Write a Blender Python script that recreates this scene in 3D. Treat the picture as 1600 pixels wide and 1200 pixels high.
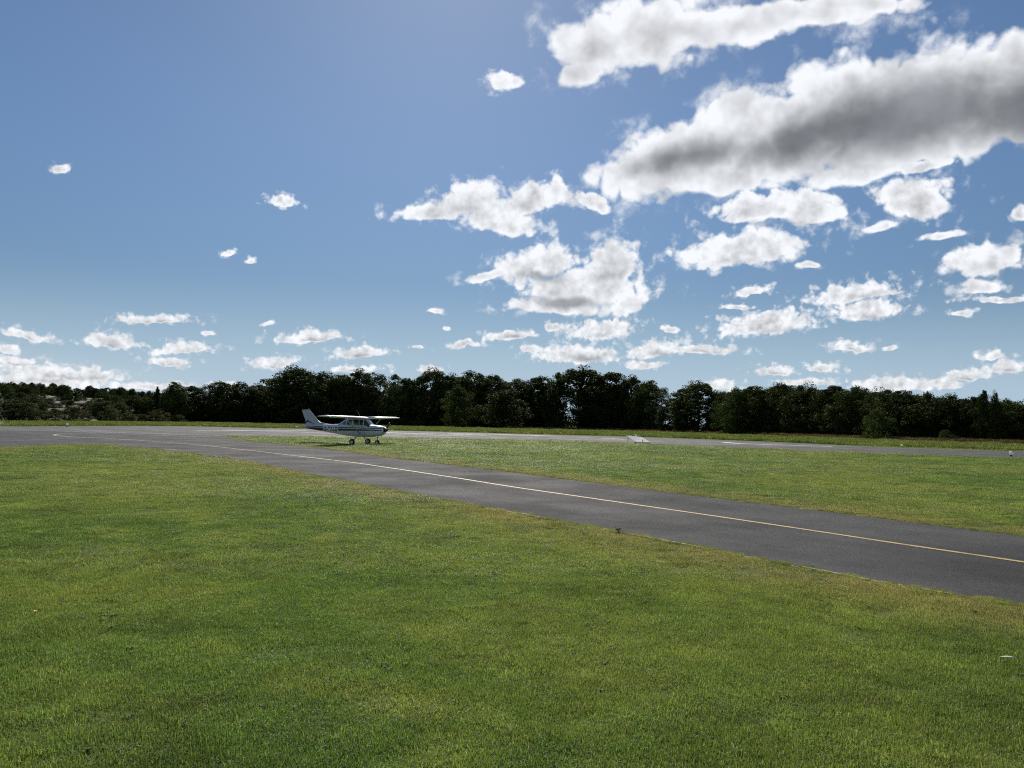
import bpy, math, random
import numpy as np
from mathutils import Vector, Matrix

random.seed(7)
RNG = np.random.default_rng(11)
for o in list(bpy.data.objects):
    bpy.data.objects.remove(o)
scene = bpy.context.scene
COL = scene.collection
R = math.radians

# ------------------------------------------------------------------ camera
F_PX = 1186.0                      # focal length in photo pixels (1600 wide)
CAM_H = 1.8
PITCH = math.atan(61.0 / F_PX)
ROLL = R(1.0)
cam_d = bpy.data.cameras.new('camera')
cam_d.sensor_width = 36.0
cam_d.lens = 36.0 * F_PX / 1600.0
cam_d.clip_start = 0.05
cam_d.clip_end = 30000.0
cam = bpy.data.objects.new('camera', cam_d)
COL.objects.link(cam)
_rot = Matrix.Rotation(math.pi / 2 + PITCH, 3, 'X') @ Matrix.Rotation(ROLL, 3, 'Z')
cam.matrix_world = Matrix.Translation((0, 0, CAM_H)) @ _rot.to_4x4()
scene.camera = cam
RT, UP, FW = _rot.col[0].copy(), _rot.col[1].copy(), -_rot.col[2]

def ray(px, py):
    return (FW + RT * ((px - 800) / F_PX) - UP * ((py - 600) / F_PX)).normalized()
def gp(px, py, z=0.0):
    """ground position seen in that direction from the viewer's spot"""
    d = ray(px, py)
    t = (z - CAM_H) / d.z
    return Vector((d.x * t, d.y * t, z))

# ------------------------------------------------------------------ light, sky, exposure
SUN_AZ, SUN_EL = -5.0, 38.0
SUN = Vector((math.sin(R(SUN_AZ)) * math.cos(R(SUN_EL)), math.cos(R(SUN_AZ)) * math.cos(R(SUN_EL)), math.sin(R(SUN_EL))))
sun_d = bpy.data.lights.new('sun', 'SUN')
sun_d.energy = 5.0
sun_d.angle = R(0.53)
sun_d.color = (1.0, 0.94, 0.86)
sun = bpy.data.objects.new('sun', sun_d)
COL.objects.link(sun)
sun.rotation_euler = SUN.to_track_quat('Z', 'Y').to_euler()
sun.location = SUN * 60

scene.view_settings.view_transform = 'Standard'
scene.view_settings.look = 'None'
scene.view_settings.exposure = 0.0
scene.view_settings.gamma = 1.0
scene.view_settings.use_curve_mapping = False
scene.render.engine = 'CYCLES'
scene.cycles.use_denoising = False
scene.cycles.use_adaptive_sampling = True
scene.cycles.adaptive_threshold = 0.015
scene.cycles.adaptive_min_samples = 20
scene.cycles.pixel_filter_type = 'BLACKMAN_HARRIS'
scene.cycles.filter_width = 1.15
scene.cycles.max_bounces = 6
scene.cycles.diffuse_bounces = 3
scene.cycles.transparent_max_bounces = 8
scene.cycles.caustics_reflective = False
scene.cycles.caustics_refractive = False

SKY_STRENGTH = 0.072

class NT:
    """short helpers to write node trees"""
    def __init__(self, nt):
        self.nt = nt
    def n(self, typ, **kw):
        nd = self.nt.nodes.new(typ)
        for k, v in kw.items():
            setattr(nd, k, v)
        return nd
    def put(self, sock, v):
        if isinstance(v, bpy.types.NodeSocket):
            self.nt.links.new(v, sock)
        else:
            sock.default_value = v
    def math(self, op, a, b=None, c=None, clamp=False):
        nd = self.n('ShaderNodeMath', operation=op, use_clamp=clamp)
        self.put(nd.inputs[0], a)
        if b is not None: self.put(nd.inputs[1], b)
        if c is not None: self.put(nd.inputs[2], c)
        return nd.outputs[0]
    def vmath(self, op, a, b=None, scale=None):
        nd = self.n('ShaderNodeVectorMath', operation=op)
        self.put(nd.inputs[0], a)
        if b is not None: self.put(nd.inputs[1], b)
        if scale is not None: self.put(nd.inputs['Scale'], scale)
        return nd.outputs['Value'] if op in ('LENGTH', 'DOT_PRODUCT', 'DISTANCE') else nd.outputs['Vector']
    def noise(self, vec, scale, detail=4, rough=0.5, lac=2.0, dist=0.0, col=False, typ='FBM'):
        nd = self.n('ShaderNodeTexNoise')
        nd.noise_type = typ
        self.put(nd.inputs['Vector'], vec)
        nd.inputs['Scale'].default_value = scale
        nd.inputs['Detail'].default_value = detail
        nd.inputs['Roughness'].default_value = rough
        nd.inputs['Lacunarity'].default_value = lac
        nd.inputs['Distortion'].default_value = dist
        return nd.outputs['Color'] if col else nd.outputs['Fac']
    def voro(self, vec, scale, detail=0.0, rough=0.5, feature='F1', smooth=0.5):
        nd = self.n('ShaderNodeTexVoronoi', feature=feature)
        self.put(nd.inputs['Vector'], vec)
        nd.inputs['Scale'].default_value = scale
        nd.inputs['Detail'].default_value = detail
        nd.inputs['Roughness'].default_value = rough
        if feature == 'SMOOTH_F1': nd.inputs['Smoothness'].default_value = smooth
        return nd.outputs['Distance']
    def ramp(self, v, a, b, c=0.0, d=1.0, smooth=True):
        nd = self.n('ShaderNodeMapRange', interpolation_type='SMOOTHSTEP' if smooth else 'LINEAR')
        self.put(nd.inputs['Value'], v)
        for k, x in zip(('From Min', 'From Max', 'To Min', 'To Max'), (a, b, c, d)):
            self.put(nd.inputs[k], x)
        return nd.outputs['Result']
    def mix(self, fac, a, b, typ='MIX'):
        nd = self.n('ShaderNodeMix', data_type='RGBA', blend_type=typ)
        self.put(nd.inputs[0], fac)
        self.put(nd.inputs[6], a if isinstance(a, bpy.types.NodeSocket) else (*a, 1.0))
        self.put(nd.inputs[7], b if isinstance(b, bpy.types.NodeSocket) else (*b, 1.0))
        return nd.outputs[2]
    def sep(self, v):
        nd = self.n('ShaderNodeSeparateXYZ'); self.put(nd.inputs[0], v)
        return nd.outputs
    def comb(self, x, y, z):
        nd = self.n('ShaderNodeCombineXYZ')
        for i, v in enumerate((x, y, z)): self.put(nd.inputs[i], v)
        return nd.outputs[0]

# cloud banks, listed as seen in the photograph: centre x, y, half length, half height, tilt
CL_A = [(1390,172,340,104,15),(1060,246,160,58,14),(1590,115,190,88,10),(1150,200,110,48,27),(1095,276,130,26,-4),(1340,268,120,26,10),
        (1590,185,60,36,0),(1000,262,85,34,10),(1215,238,170,46,12),(1470,215,150,44,12),
        (1000,52,135,66,10),(1130,40,200,38,6),(1255,22,160,30,8),(905,118,50,30,15),(925,80,80,44,0),(1330,4,120,20,5)]
CL_B = [(793,127,30,17,10),(735,316,62,38,10),(835,312,66,28,5),(682,334,72,18,0),(778,346,70,26,-12),
        (840,415,75,34,12),(958,418,52,44,30),(900,452,112,40,0),(880,482,100,18,0),(765,430,48,11,8),(985,474,28,22,20),
        (1200,325,100,28,8),(1160,392,112,30,8),(1270,332,62,30,0),(1425,312,78,38,-5),(1370,358,32,10,8),(1268,411,20,9,0),
        (1548,405,75,32,8),(1532,450,40,17,0),(1600,330,18,14,0),(930,318,36,20,-20),(1470,370,36,9,10),(1440,262,60,14,12)]
CL_C = [(97,265,18,8,0),(440,317,30,10,-8),(354,397,14,6,0),(390,408,9,6,0),(1175,456,32,9,8),(1335,460,82,21,8),(1358,487,64,19,4),(1200,508,92,24,8),(1330,544,36,10,0),(1388,543,14,6,0),
        (1212,579,38,10,0),(1286,575,30,9,0),(1122,602,30,11,0),(1395,602,80,14,0),(1505,588,44,12,6),(1572,575,38,14,6),(1552,557,24,8,0),
        (940,518,58,19,4),(800,524,46,9,4),(725,540,30,8,6),(864,513,22,10,0),(905,556,72,18,0),(1025,548,48,18,8),(1095,547,66,9,-2),
        (1003,572,34,9,0),(830,546,22,8,0),(1050,515,16,6,0),(485,527,58,12,2),(563,551,46,11,4),(422,569,42,11,4),(245,500,64,10,0),
        (42,526,48,11,-6),(172,534,44,15,-4),(282,546,54,11,2),(264,566,38,9,0),
        (680,487,13,5,0),(697,511,7,4,0),(10,548,22,9,0),(30,564,36,9,0),(105,584,105,15,-4),(55,598,140,17,0),(240,605,95,9,0),
        (672,579,22,9,0),(555,578,44,8,0),(350,600,26,6,0),(1565,470,60,7,0),(1150,479,30,6,0),(650,542,9,4,0),(1505,490,20,6,0),(415,508,10,4,0),
        (325,521,14,5,0),(1260,599,50,8,0),(1470,600,40,8,0)]
# shaded, thick undersides of the larger clouds
CL_S = [(1400,186,360,92,14,1.15),(1085,244,190,40,11,.85),(1620,160,240,96,10,1.15),(1240,218,170,50,14,1.0),(735,328,50,17,0,.42),(850,431,62,15,4,.72),(885,474,92,14,0,.85),
        (945,432,50,16,10,.5),(1230,350,70,10,0,.5),(1250,520,45,12,0,.5),(920,560,52,9,0,.55),(1140,408,70,10,0,.35),(1040,555,36,8,0,.5),
        (1560,415,60,14,0,.3),(1350,470,50,7,0,.3),(700,346,40,8,0,.2),(60,594,90,5,0,.3),(120,588,40,6,0,.4)]
CL_S += [(c[0] + 0.08 * c[2], c[1] + 0.3 * c[3], 0.62 * c[2], 0.42 * c[3], c[4], .42) for c in CL_C if c[2] >= 36 and c[1] < 595]

def azel(px, py):
    d = ray(px, py)
    return math.atan2(d.x, d.y), math.asin(d.z)

def ellipse_field(k, vec, items, soft, flat=0.0):
    out = None
    for it in items:
        cx, cy, rx, ry, tilt = it[:5]
        wgt = it[5] if len(it) > 5 else 1.0
        a0, e0 = azel(cx, cy)
        t = R(tilt)
        a1, e1 = azel(cx + rx * math.cos(t), cy - rx * math.sin(t))
        a2, e2 = azel(cx - ry * math.sin(t), cy - ry * math.cos(t))
        rot = math.atan2(e1 - e0, a1 - a0)
        ra, re = math.hypot(a1 - a0, e1 - e0), math.hypot(a2 - a0, e2 - e0)
        c, sn = math.cos(rot), math.sin(rot)
        u = k.vmath('DOT_PRODUCT', vec, (c / ra, sn / ra, -(c * a0 + sn * e0) / ra))
        q = k.vmath('DOT_PRODUCT', vec, (-sn / re, c / re, -(-sn * a0 + c * e0) / re))
        if flat:
            q = k.math('MULTIPLY_ADD', k.math('MINIMUM', k.math('ADD', q, 0.25), 0.0), flat, q)
        ln = k.math('SQRT', k.math('MULTIPLY_ADD', q, q, k.math('MULTIPLY', u, u)))
        v = k.math('MULTIPLY_ADD', ln, -wgt, wgt)
        out = v if out is None else k.math('SMOOTH_MAX', out, v, soft)
    return out

def build_world():
    w = bpy.data.worlds.new('World')
    scene.world = w
    w.use_nodes = True
    nt = w.node_tree
    nt.nodes.clear()
    k = NT(nt)
    sky = k.n('ShaderNodeTexSky', sky_type='NISHITA')
    sky.sun_disc = False
    sky.sun_elevation = R(SUN_EL)
    sky.sun_rotation = R(SUN_AZ)
    sky.altitude = 400
    sky.air_density = 1.0
    sky.dust_density = 0.3
    sky.ozone_density = 3.0
    tc = k.n('ShaderNodeTexCoord')
    d = tc.outputs['Generated']
    x, y, z = k.sep(d)
    az = k.math('ARCTAN2', x, y)
    el = k.math('ARCSINE', z)
    ae = k.comb(az, el, 1.0)
    skyc = k.vmath('MULTIPLY', k.vmath('SCALE', sky.outputs[0], scale=k.ramp(el, 0.0, 0.42, SKY_STRENGTH * 0.66, SKY_STRENGTH * 0.98)), (0.85, 0.95, 1.02))

    def layer(k, d, ae, items, ns, warp, amp, e1, soft, bias, octv, flat, thick):
        if not items:
            return None
        w1 = k.noise(d, ns * 0.8, 2, 0.55)
        w2 = k.noise(k.vmath('ADD', d, (7.3, 2.1, 4.7)), ns * 0.8, 2, 0.55)
        off = k.comb(k.math('MULTIPLY_ADD', w1, warp, -warp * 0.5), k.math('MULTIPLY_ADD', w2, warp * 0.7, -warp * 0.35), 0.0)
        vec = k.vmath('ADD', ae, off)
        E = ellipse_field(k, vec, items, soft, flat)
        b1 = k.math('ABSOLUTE', k.math('MULTIPLY_ADD', k.noise(d, ns * 1.9, 1, 0.5), 2.0, -1.0))
        b2 = k.math('ABSOLUTE', k.math('MULTIPLY_ADD', k.noise(d, ns * 5.1, 1, 0.5), 2.0, -1.0))
        bil = k.math('MULTIPLY_ADD', b2, 0.36, b1)
        fine = k.noise(d, ns * 2.2, octv, 0.54)
        n = k.math('MULTIPLY_ADD', k.math('SUBTRACT', fine, 0.5), 2.2, k.math('MULTIPLY_ADD', bil, 1.3, -0.45))
        dens = k.math('MULTIPLY_ADD', n, amp, k.math('ADD', E, bias))
        alpha = k.ramp(dens, 0.0, e1)
        wisp = k.math('MULTIPLY', k.ramp(dens, -0.42, 0.08, 0.0, 0.62), k.ramp(fine, 0.48, 0.70))
        alpha = k.math('MAXIMUM', alpha, wisp)
        # light from the sun's side on the billows
        so = k.vmath('ADD', d, tuple(SUN * (0.20 / ns)))
        rel = k.math('SUBTRACT', k.noise(d, ns * 1.7, 3, 0.5), k.noise(so, ns * 1.7, 3, 0.5))
        # thick middles pass less of the back light than the rims
        body = k.ramp(k.math('MULTIPLY_ADD', n, 0.25, E), 0.12, 0.85)
        return alpha, rel, vec, n, k.math('MULTIPLY_ADD', body, -thick, k.math('MULTIPLY_ADD', rel, 1.2, 0.99))

    # faint veil low over the horizon on the left
    veil = k.math('MULTIPLY', k.ramp(el, 0.0, 0.085, 1.0, 0.0), k.ramp(az, -0.62, -0.30, 0.85, 0.0))
    base = k.mix(k.ramp(el, 0.0, 0.19, 0.88, 0.0), skyc, (0.45, 0.595, 0.75))
    base = k.mix(veil, base, (0.66, 0.70, 0.71))
    lump0 = k.noise(d, 13.0, 2, 0.5)

    def near_box(items, a0, a1, e0, e1):
        out = []
        for it in items:
            a_, e_ = azel(it[0], it[1])
            m = 1.5 / F_PX
            if a0 - it[2] * m < a_ < a1 + it[2] * m and e0 - (it[3] + 0.3 * it[2]) * m < e_ < e1 + (it[3] + 0.3 * it[2]) * m:
                out.append(it)
        return out

    def finish(k, el, base, lump0, alpha, lit, shade, rel):
        lit = k.math('MULTIPLY', lit, k.ramp(el, 0.0, 0.3, 0.90, 1.0))
        lit = k.math('MINIMUM', k.math('MAXIMUM', lit, 0.45), 1.0)
        cw = k.vmath('SCALE', (0.965, 0.985, 1.02), scale=lit)
        greylit = k.math('MULTIPLY_ADD', rel, 0.22, k.ramp(lump0, 0.3, 0.7, 0.195, 0.285))
        cg = k.vmath('SCALE', (0.95, 1.0, 1.07), scale=k.math('MAXIMUM', greylit, 0.09))
        out = k.mix(k.math('MULTIPLY', alpha, 0.97), base, k.mix(shade, cw, cg))
        return out

    def background(col):
        bg = k.n('ShaderNodeBackground')
        k.put(bg.inputs['Color'], col)
        return bg.outputs[0]

    def region(a0, a1, e0, e1):
        # one group of nodes for each part of the sky
        tree = bpy.data.node_groups.new('clouds', 'ShaderNodeTree')
        given = (('d', 'NodeSocketVector', d), ('ae', 'NodeSocketVector', ae), ('el', 'NodeSocketFloat', el), ('base', 'NodeSocketColor', base), ('lump', 'NodeSocketFloat', lump0))
        for nm, ty, _ in given:
            tree.interface.new_socket(nm, in_out='INPUT', socket_type=ty)
        tree.interface.new_socket('out', in_out='OUTPUT', socket_type='NodeSocketColor')
        g = k.n('ShaderNodeGroup')
        g.node_tree = tree
        for i, (_, _, sock) in enumerate(given):
            nt.links.new(sock, g.inputs[i])
        k2 = NT(tree)
        gi, go = k2.n('NodeGroupInput'), k2.n('NodeGroupOutput')
        tree.links.new(region_nodes(k2, *gi.outputs[:5], a0, a1, e0, e1), go.inputs[0])
        return background(g.outputs[0])

    def region_nodes(k, d, ae, el, base, lump0, a0, a1, e0, e1):
        LA = layer(k, d, ae, near_box(CL_A, a0, a1, e0, e1), 11.0, 0.050, 0.48, 0.30, 0.12, 0.12, 7, 0.0, 0.20)
        LB = layer(k, d, ae, near_box(CL_B, a0, a1, e0, e1), 22.0, 0.036, 0.56, 0.42, 0.14, 0.20, 6, 0.5, 0.18)
        LC = layer(k, d, ae, near_box(CL_C, a0, a1, e0, e1), 42.0, 0.022, 0.56, 0.52, 0.12, 0.22, 5, 0.9, 0.15)
        Ls = [l for l in (LA, LB, LC) if l]
        alpha, rel, lit = Ls[0][0], k.math('MULTIPLY', Ls[0][1], Ls[0][0]), Ls[0][4]
        for l in Ls[1:]:
            alpha = k.math('MAXIMUM', alpha, l[0])
            lit = k.math('MULTIPLY_ADD', l[0], k.math('SUBTRACT', l[4], lit), lit)
        shade = None
        if LA:
            it = near_box(CL_S[:4], a0, a1, e0, e1)
            if it:
                shade = k.ramp(k.math('MULTIPLY_ADD', LA[3], 0.16, ellipse_field(k, LA[2], it, 0.15)), -0.02, 0.85)
        LL = LB or LC
        it = near_box(CL_S[4:], a0, a1, e0, e1)
        if it and LL:
            s2 = k.ramp(k.math('MULTIPLY_ADD', LL[3], 0.22, ellipse_field(k, LL[2], it, 0.05)), -0.02, 0.62, 0.0, 0.75)
            shade = s2 if shade is None else k.math('MAXIMUM', shade, s2)
        return finish(k, el, base, lump0, alpha, lit, 0.0 if shade is None else shade, rel)

    def choose(fac, a, b):
        m = k.n('ShaderNodeMixShader')
        k.put(m.inputs[0], fac); nt.links.new(a, m.inputs[1]); nt.links.new(b, m.inputs[2])
        return m.outputs[0]
    # each part of the sky only works out the clouds that are in it
    E1, E2 = 0.10, 0.20
    def row(e0, e1, cuts):
        cur = region(-0.9, cuts[0], e0, e1)
        for i, c in enumerate(cuts):
            nx = cuts[i + 1] if i + 1 < len(cuts) else 0.9
            cur = choose(k.math('GREATER_THAN', az, c), cur, region(c, nx, e0, e1))
        return cur
    view = choose(k.math('GREATER_THAN', el, E1), row(-0.1, E1, (-0.3, 0.0, 0.26)),
                  choose(k.math('GREATER_THAN', el, E2), row(E1, E2, (-0.2, 0.1, 0.3)), row(E2, 0.9, (-0.02, 0.19, 0.38))))
    # the same scattered cumulus goes on around the rest of the sky
    pl = k.vmath('SCALE', k.comb(x, y, 0.0), scale=k.math('DIVIDE', 1.0, k.math('ADD', k.math('MAXIMUM', z, 0.0), 0.16)))
    gen = k.noise(k.vmath('ADD', pl, (3.1, 7.7, 0)), 0.9, 5, 0.58)
    away = k.math('MAXIMUM', k.ramp(k.math('ABSOLUTE', az), 0.72, 0.84), k.ramp(el, 0.64, 0.74))
    aG = k.math('MULTIPLY', k.ramp(gen, 0.56, 0.68), k.math('MULTIPLY', away, k.ramp(el, 0.0, 0.05)))
    rest = finish(k, el, base, lump0, aG, k.math('MULTIPLY_ADD', lump0, 0.3, 0.70), k.ramp(gen, 0.62, 0.8, 0.0, 0.6), k.math('SUBTRACT', lump0, 0.5))
    inview = k.math('MULTIPLY', k.math('LESS_THAN', k.math('ABSOLUTE', az), 0.72), k.math('LESS_THAN', el, 0.64))
    wo = k.n('ShaderNodeOutputWorld')
    nt.links.new(choose(inview, background(rest), view), wo.inputs[0])
    w.cycles.sampling_method = 'MANUAL'
    w.cycles.sample_map_resolution = 512
build_world()

# ------------------------------------------------------------------ object helpers
def tag(o, label=None, cat=None, group=None, kind=None):
    if label: o['label'] = label
    if cat: o['category'] = cat
    if group: o['group'] = group
    if kind: o['kind'] = kind
    return o

def empty(name, loc=(0, 0, 0), rz=0.0):
    o = bpy.data.objects.new(name, None)
    o.location = loc
    o.rotation_euler = (0, 0, rz)
    o.empty_display_size = 0.3
    COL.objects.link(o)
    return o

def mesh_from(name, verts, faces, smooth=False):
    me = bpy.data.meshes.new(name)
    me.from_pydata([tuple(v) for v in verts], [], [tuple(f) for f in faces])
    if smooth:
        me.polygons.foreach_set('use_smooth', [True] * len(me.polygons))
    me.update()
    return me

def obj(name, verts, faces, mat, parent=None, smooth=False, loc=None):
    me = mesh_from(name, verts, faces, smooth)
    me.materials.append(mat)
    o = bpy.data.objects.new(name, me)
    if loc is not None: o.location = loc
    o.parent = parent
    COL.objects.link(o)
    return o

def quads_mesh(name, V, mat, smooth=False):
    """V: (n,4,3) separate quads"""
    n = len(V)
    me = bpy.data.meshes.new(name)
    me.vertices.add(n * 4); me.loops.add(n * 4); me.polygons.add(n)
    me.vertices.foreach_set('co', V.reshape(-1).astype(np.float32))
    me.loops.foreach_set('vertex_index', np.arange(n * 4, dtype=np.int32))
    me.polygons.foreach_set('loop_start', np.arange(0, n * 4, 4, dtype=np.int32))
    if smooth: me.polygons.foreach_set('use_smooth', np.ones(n, dtype=bool))
    me.materials.append(mat)
    me.update(calc_edges=True)
    return me

def catmull(pts, per=8):
    P = [np.array(p, float) for p in pts]
    out = []
    for i in range(len(P) - 1):
        p0 = P[max(i - 1, 0)]; p1 = P[i]; p2 = P[i + 1]; p3 = P[min(i + 2, len(P) - 1)]
        for j in range(per):
            t = j / per
            out.append(0.5 * (2 * p1 + (p2 - p0) * t + (2 * p0 - 5 * p1 + 4 * p2 - p3) * t * t + (3 * p1 - p0 - 3 * p2 + p3) * t ** 3))
    out.append(P[-1])
    return np.array(out)

def resample(P, n):
    s = np.concatenate([[0], np.cumsum(np.linalg.norm(np.diff(P, axis=0), axis=1))])
    t = np.linspace(0, s[-1], n)
    return np.stack([np.interp(t, s, P[:, i]) for i in range(P.shape[1])], 1)

def gline(px):
    return np.array([gp(*p)[:2] for p in px])

def strip(name, A, B, z, mat, parent=None):
    n = len(A)
    V = [(a[0], a[1], z) for a in A] + [(b[0], b[1], z) for b in B]
    Fc = [(i, i + 1, n + i + 1, n + i) for i in range(n - 1)]
    # make faces point upward
    v0, v1, v2 = (np.array(V[j]) for j in Fc[0][:3])
    if np.cross(v1 - v0, v2 - v0)[2] < 0:
        Fc = [f[::-1] for f in Fc]
    return obj(name, V, Fc, mat, parent)

def offset_line(P, w):
    t = np.gradient(P, axis=0)
    t /= np.linalg.norm(t, axis=1)[:, None]
    nrm = np.stack([-t[:, 1], t[:, 0]], 1)
    return P + nrm * w

# ------------------------------------------------------------------ materials
def new_mat(name):
    m = bpy.data.materials.new(name)
    m.use_nodes = True
    nt = m.node_tree
    nt.nodes.clear()
    k = NT(nt)
    out = k.n('ShaderNodeOutputMaterial')
    return m, k, out

def principled(k, out, **kw):
    p = k.n('ShaderNodeBsdfPrincipled')
    for a, v in kw.items():
        s = p.inputs[a.replace('_', ' ')]
        if isinstance(v, tuple) and len(v) == 3 and s.type == 'RGBA': v = (*v, 1)
        k.put(s, v)
    k.nt.links.new(p.outputs[0], out.inputs[0])
    return p

def simple(name, col, rough=0.5, metal=0.0, spec=0.5, var=0.06, scale=6.0):
    m, k, out = new_mat(name)
    tc = k.n('ShaderNodeTexCoord').outputs['Object']
    nz = k.noise(tc, scale, 6, 0.6)
    c = k.mix(k.ramp(nz, 0.3, 0.7), tuple(x * (1 - var) for x in col), tuple(min(1, x * (1 + var)) for x in col))
    principled(k, out, Base_Color=c, Roughness=k.ramp(nz, 0.3, 0.7, max(0.02, rough - 0.06), min(1, rough + 0.06)), Metallic=metal, Specular_IOR_Level=spec)
    return m

def turf_tint(k):
    """large patches of lusher, yellower and drier turf, by place"""
    pos = k.n('ShaderNodeNewGeometry').outputs['Position']
    pos = k.vmath('MULTIPLY', pos, (1, 1, 0))
    big = k.noise(pos, 0.13, 5, 0.6)
    mid = k.noise(k.vmath('ADD', pos, (13, 5, 0)), 0.75, 5, 0.62)
    sml = k.noise(k.vmath('ADD', pos, (3, 25, 0)), 4.5, 4, 0.6)
    return pos, big, mid, sml

def grass_blade_mat(name, tr=0.45, lush=(0.142, 0.238, 0.064), yel=(0.272, 0.322, 0.098), dryc=(0.36, 0.30, 0.17), gain=1.0):
    m, k, out = new_mat(name)
    pos, big, mid, sml = turf_tint(k)
    c = k.mix(k.ramp(big, 0.38, 0.64), lush, yel)
    c = k.mix(k.math('MULTIPLY', k.ramp(mid, 0.50, 0.66), 0.75), c, yel)
    c = k.vmath('SCALE', c, scale=k.ramp(mid, 0.30, 0.52, 0.70, 1.0))
    c = k.mix(k.math('MULTIPLY', k.ramp(sml, 0.58, 0.75), 0.45), c, dryc)
    at = k.n('ShaderNodeAttribute', attribute_type='INSTANCER', attribute_name='dry')
    bl = k.n('ShaderNodeAttribute', attribute_type='GEOMETRY', attribute_name='tone')
    c = k.mix(k.math('MULTIPLY', at.outputs['Fac'], k.ramp(mid, 0.3, 0.6, 0.35, 1.0)), c, dryc)
    c = k.mix(k.math('MULTIPLY', k.ramp(bl.outputs['Fac'], 0.9, 0.95), 0.85), c, (0.34, 0.29, 0.15))
    ti = k.n('ShaderNodeAttribute', attribute_type='INSTANCER', attribute_name='tint')
    c = k.vmath('SCALE', c, scale=k.math('MULTIPLY', ti.outputs['Fac'], k.ramp(bl.outputs['Fac'], 0, 0.9, 0.62 * gain, 1.35 * gain, False)))
    p = k.n('ShaderNodeBsdfPrincipled')
    k.put(p.inputs['Base Color'], c)
    p.inputs['Roughness'].default_value = 0.52
    p.inputs['Specular IOR Level'].default_value = 0.24
    t = k.n('ShaderNodeBsdfTranslucent')
    k.put(t.inputs['Color'], k.vmath('MULTIPLY', c, (1.15, 1.2, 0.6)))
    mx = k.n('ShaderNodeMixShader'); mx.inputs[0].default_value = tr
    k.nt.links.new(p.outputs[0], mx.inputs[1]); k.nt.links.new(t.outputs[0], mx.inputs[2])
    k.nt.links.new(mx.outputs[0], out.inputs[0])
    return m

def ground_mat():
    m, k, out = new_mat('turf')
    pos, big, mid, sml = turf_tint(k)
    c = k.mix(k.ramp(big, 0.38, 0.64), (0.105, 0.138, 0.036), (0.165, 0.178, 0.053))
    c = k.mix(k.math('MULTIPLY', k.ramp(mid, 0.5, 0.72), 0.6), c, (0.145, 0.155, 0.03))
    c = k.mix(k.math('MULTIPLY', k.ramp(sml, 0.55, 0.75), 0.5), c, (0.14, 0.12, 0.05))
    # mowing bands
    xs, ys, zs = k.sep(pos)
    band = k.noise(k.comb(k.math('MULTIPLY', k.math('ADD', xs, ys), 0.02), k.math('MULTIPLY', k.math('SUBTRACT', ys, xs), 0.35), 0.0), 1.0, 3, 0.5)
    c = k.vmath('SCALE', c, scale=k.ramp(band, 0.3, 0.7, 0.86, 1.12))
    fine = k.noise(pos, 22.0, 4, 0.7)
    c = k.vmath('SCALE', c, scale=k.ramp(fine, 0.25, 0.75, 0.72, 1.28))
    bmp = k.n('ShaderNodeBump'); bmp.inputs['Strength'].default_value = 0.7; bmp.inputs['Distance'].default_value = 0.05
    k.put(bmp.inputs['Height'], k.math('ADD', fine, k.noise(pos, 60.0, 3, 0.7)))
    p = principled(k, out, Base_Color=c, Roughness=0.95, Specular_IOR_Level=0.1)
    k.nt.links.new(bmp.outputs[0], p.inputs['Normal'])
    return m

def asphalt_mat(name, dark, light, rough=(0.5, 0.72), streak=True, spec=0.5):
    m, k, out = new_mat(name)
    pos = k.vmath('MULTIPLY', k.n('ShaderNodeNewGeometry').outputs['Position'], (1, 1, 0))
    agg = k.voro(pos, 85.0)
    spk = k.noise(pos, 140.0, 2, 0.6)
    pat = k.noise(pos, 0.35, 6, 0.62)
    pat2 = k.noise(k.vmath('ADD', pos, (40, 3, 0)), 2.2, 5, 0.65)
    c = k.mix(k.ramp(pat, 0.3, 0.7), dark, light)
    c = k.mix(k.math('MULTIPLY', k.ramp(pat2, 0.5, 0.75), 0.4), c, tuple(x * 0.72 for x in dark))
    c = k.vmath('SCALE', c, scale=k.ramp(agg, 0.1, 0.75, 0.6, 1.5))
    c = k.mix(k.ramp(spk, 0.68, 0.78, 0, 0.7), c, (0.24, 0.23, 0.21))
    xa, ya, za = k.sep(pos)
    al = k.noise(k.comb(k.math('ADD', k.math('MULTIPLY', xa, -0.034), k.math('MULTIPLY', ya, 0.05)), k.math('ADD', k.math('MULTIPLY', xa, 0.83), k.math('MULTIPLY', ya, 0.565)), 0.0), 1.1, 5, 0.6)
    c = k.vmath('SCALE', c, scale=k.ramp(al, 0.3, 0.7, 0.78, 1.22))
    stain = k.noise(k.vmath('ADD', pos, (9, 71, 0)), 0.9, 3, 0.5, dist=1.5)
    c = k.mix(k.ramp(stain, 0.66, 0.74, 0, 0.45), c, tuple(x * 0.5 for x in dark))
    rg = k.ramp(pat, 0.3, 0.7, rough[1], rough[0])
    if streak:
        xs, ys, zs = k.sep(pos)
        st = k.noise(k.comb(k.math('MULTIPLY', k.math('ADD', xs, ys), 0.9), k.math('MULTIPLY', k.math('SUBTRACT', ys, xs), 0.03), 0.0), 0.35, 4, 0.6)
        rg = k.math('SUBTRACT', rg, k.ramp(st, 0.45, 0.7, 0.0, 0.16))
    bmp = k.n('ShaderNodeBump'); bmp.inputs['Strength'].default_value = 0.9; bmp.inputs['Distance'].default_value = 0.008
    k.put(bmp.inputs['Height'], k.math('SUBTRACT', spk, agg))
    p = principled(k, out, Base_Color=c, Roughness=rg, Specular_IOR_Level=spec)
    k.nt.links.new(bmp.outputs[0], p.inputs['Normal'])
    return m

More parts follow.
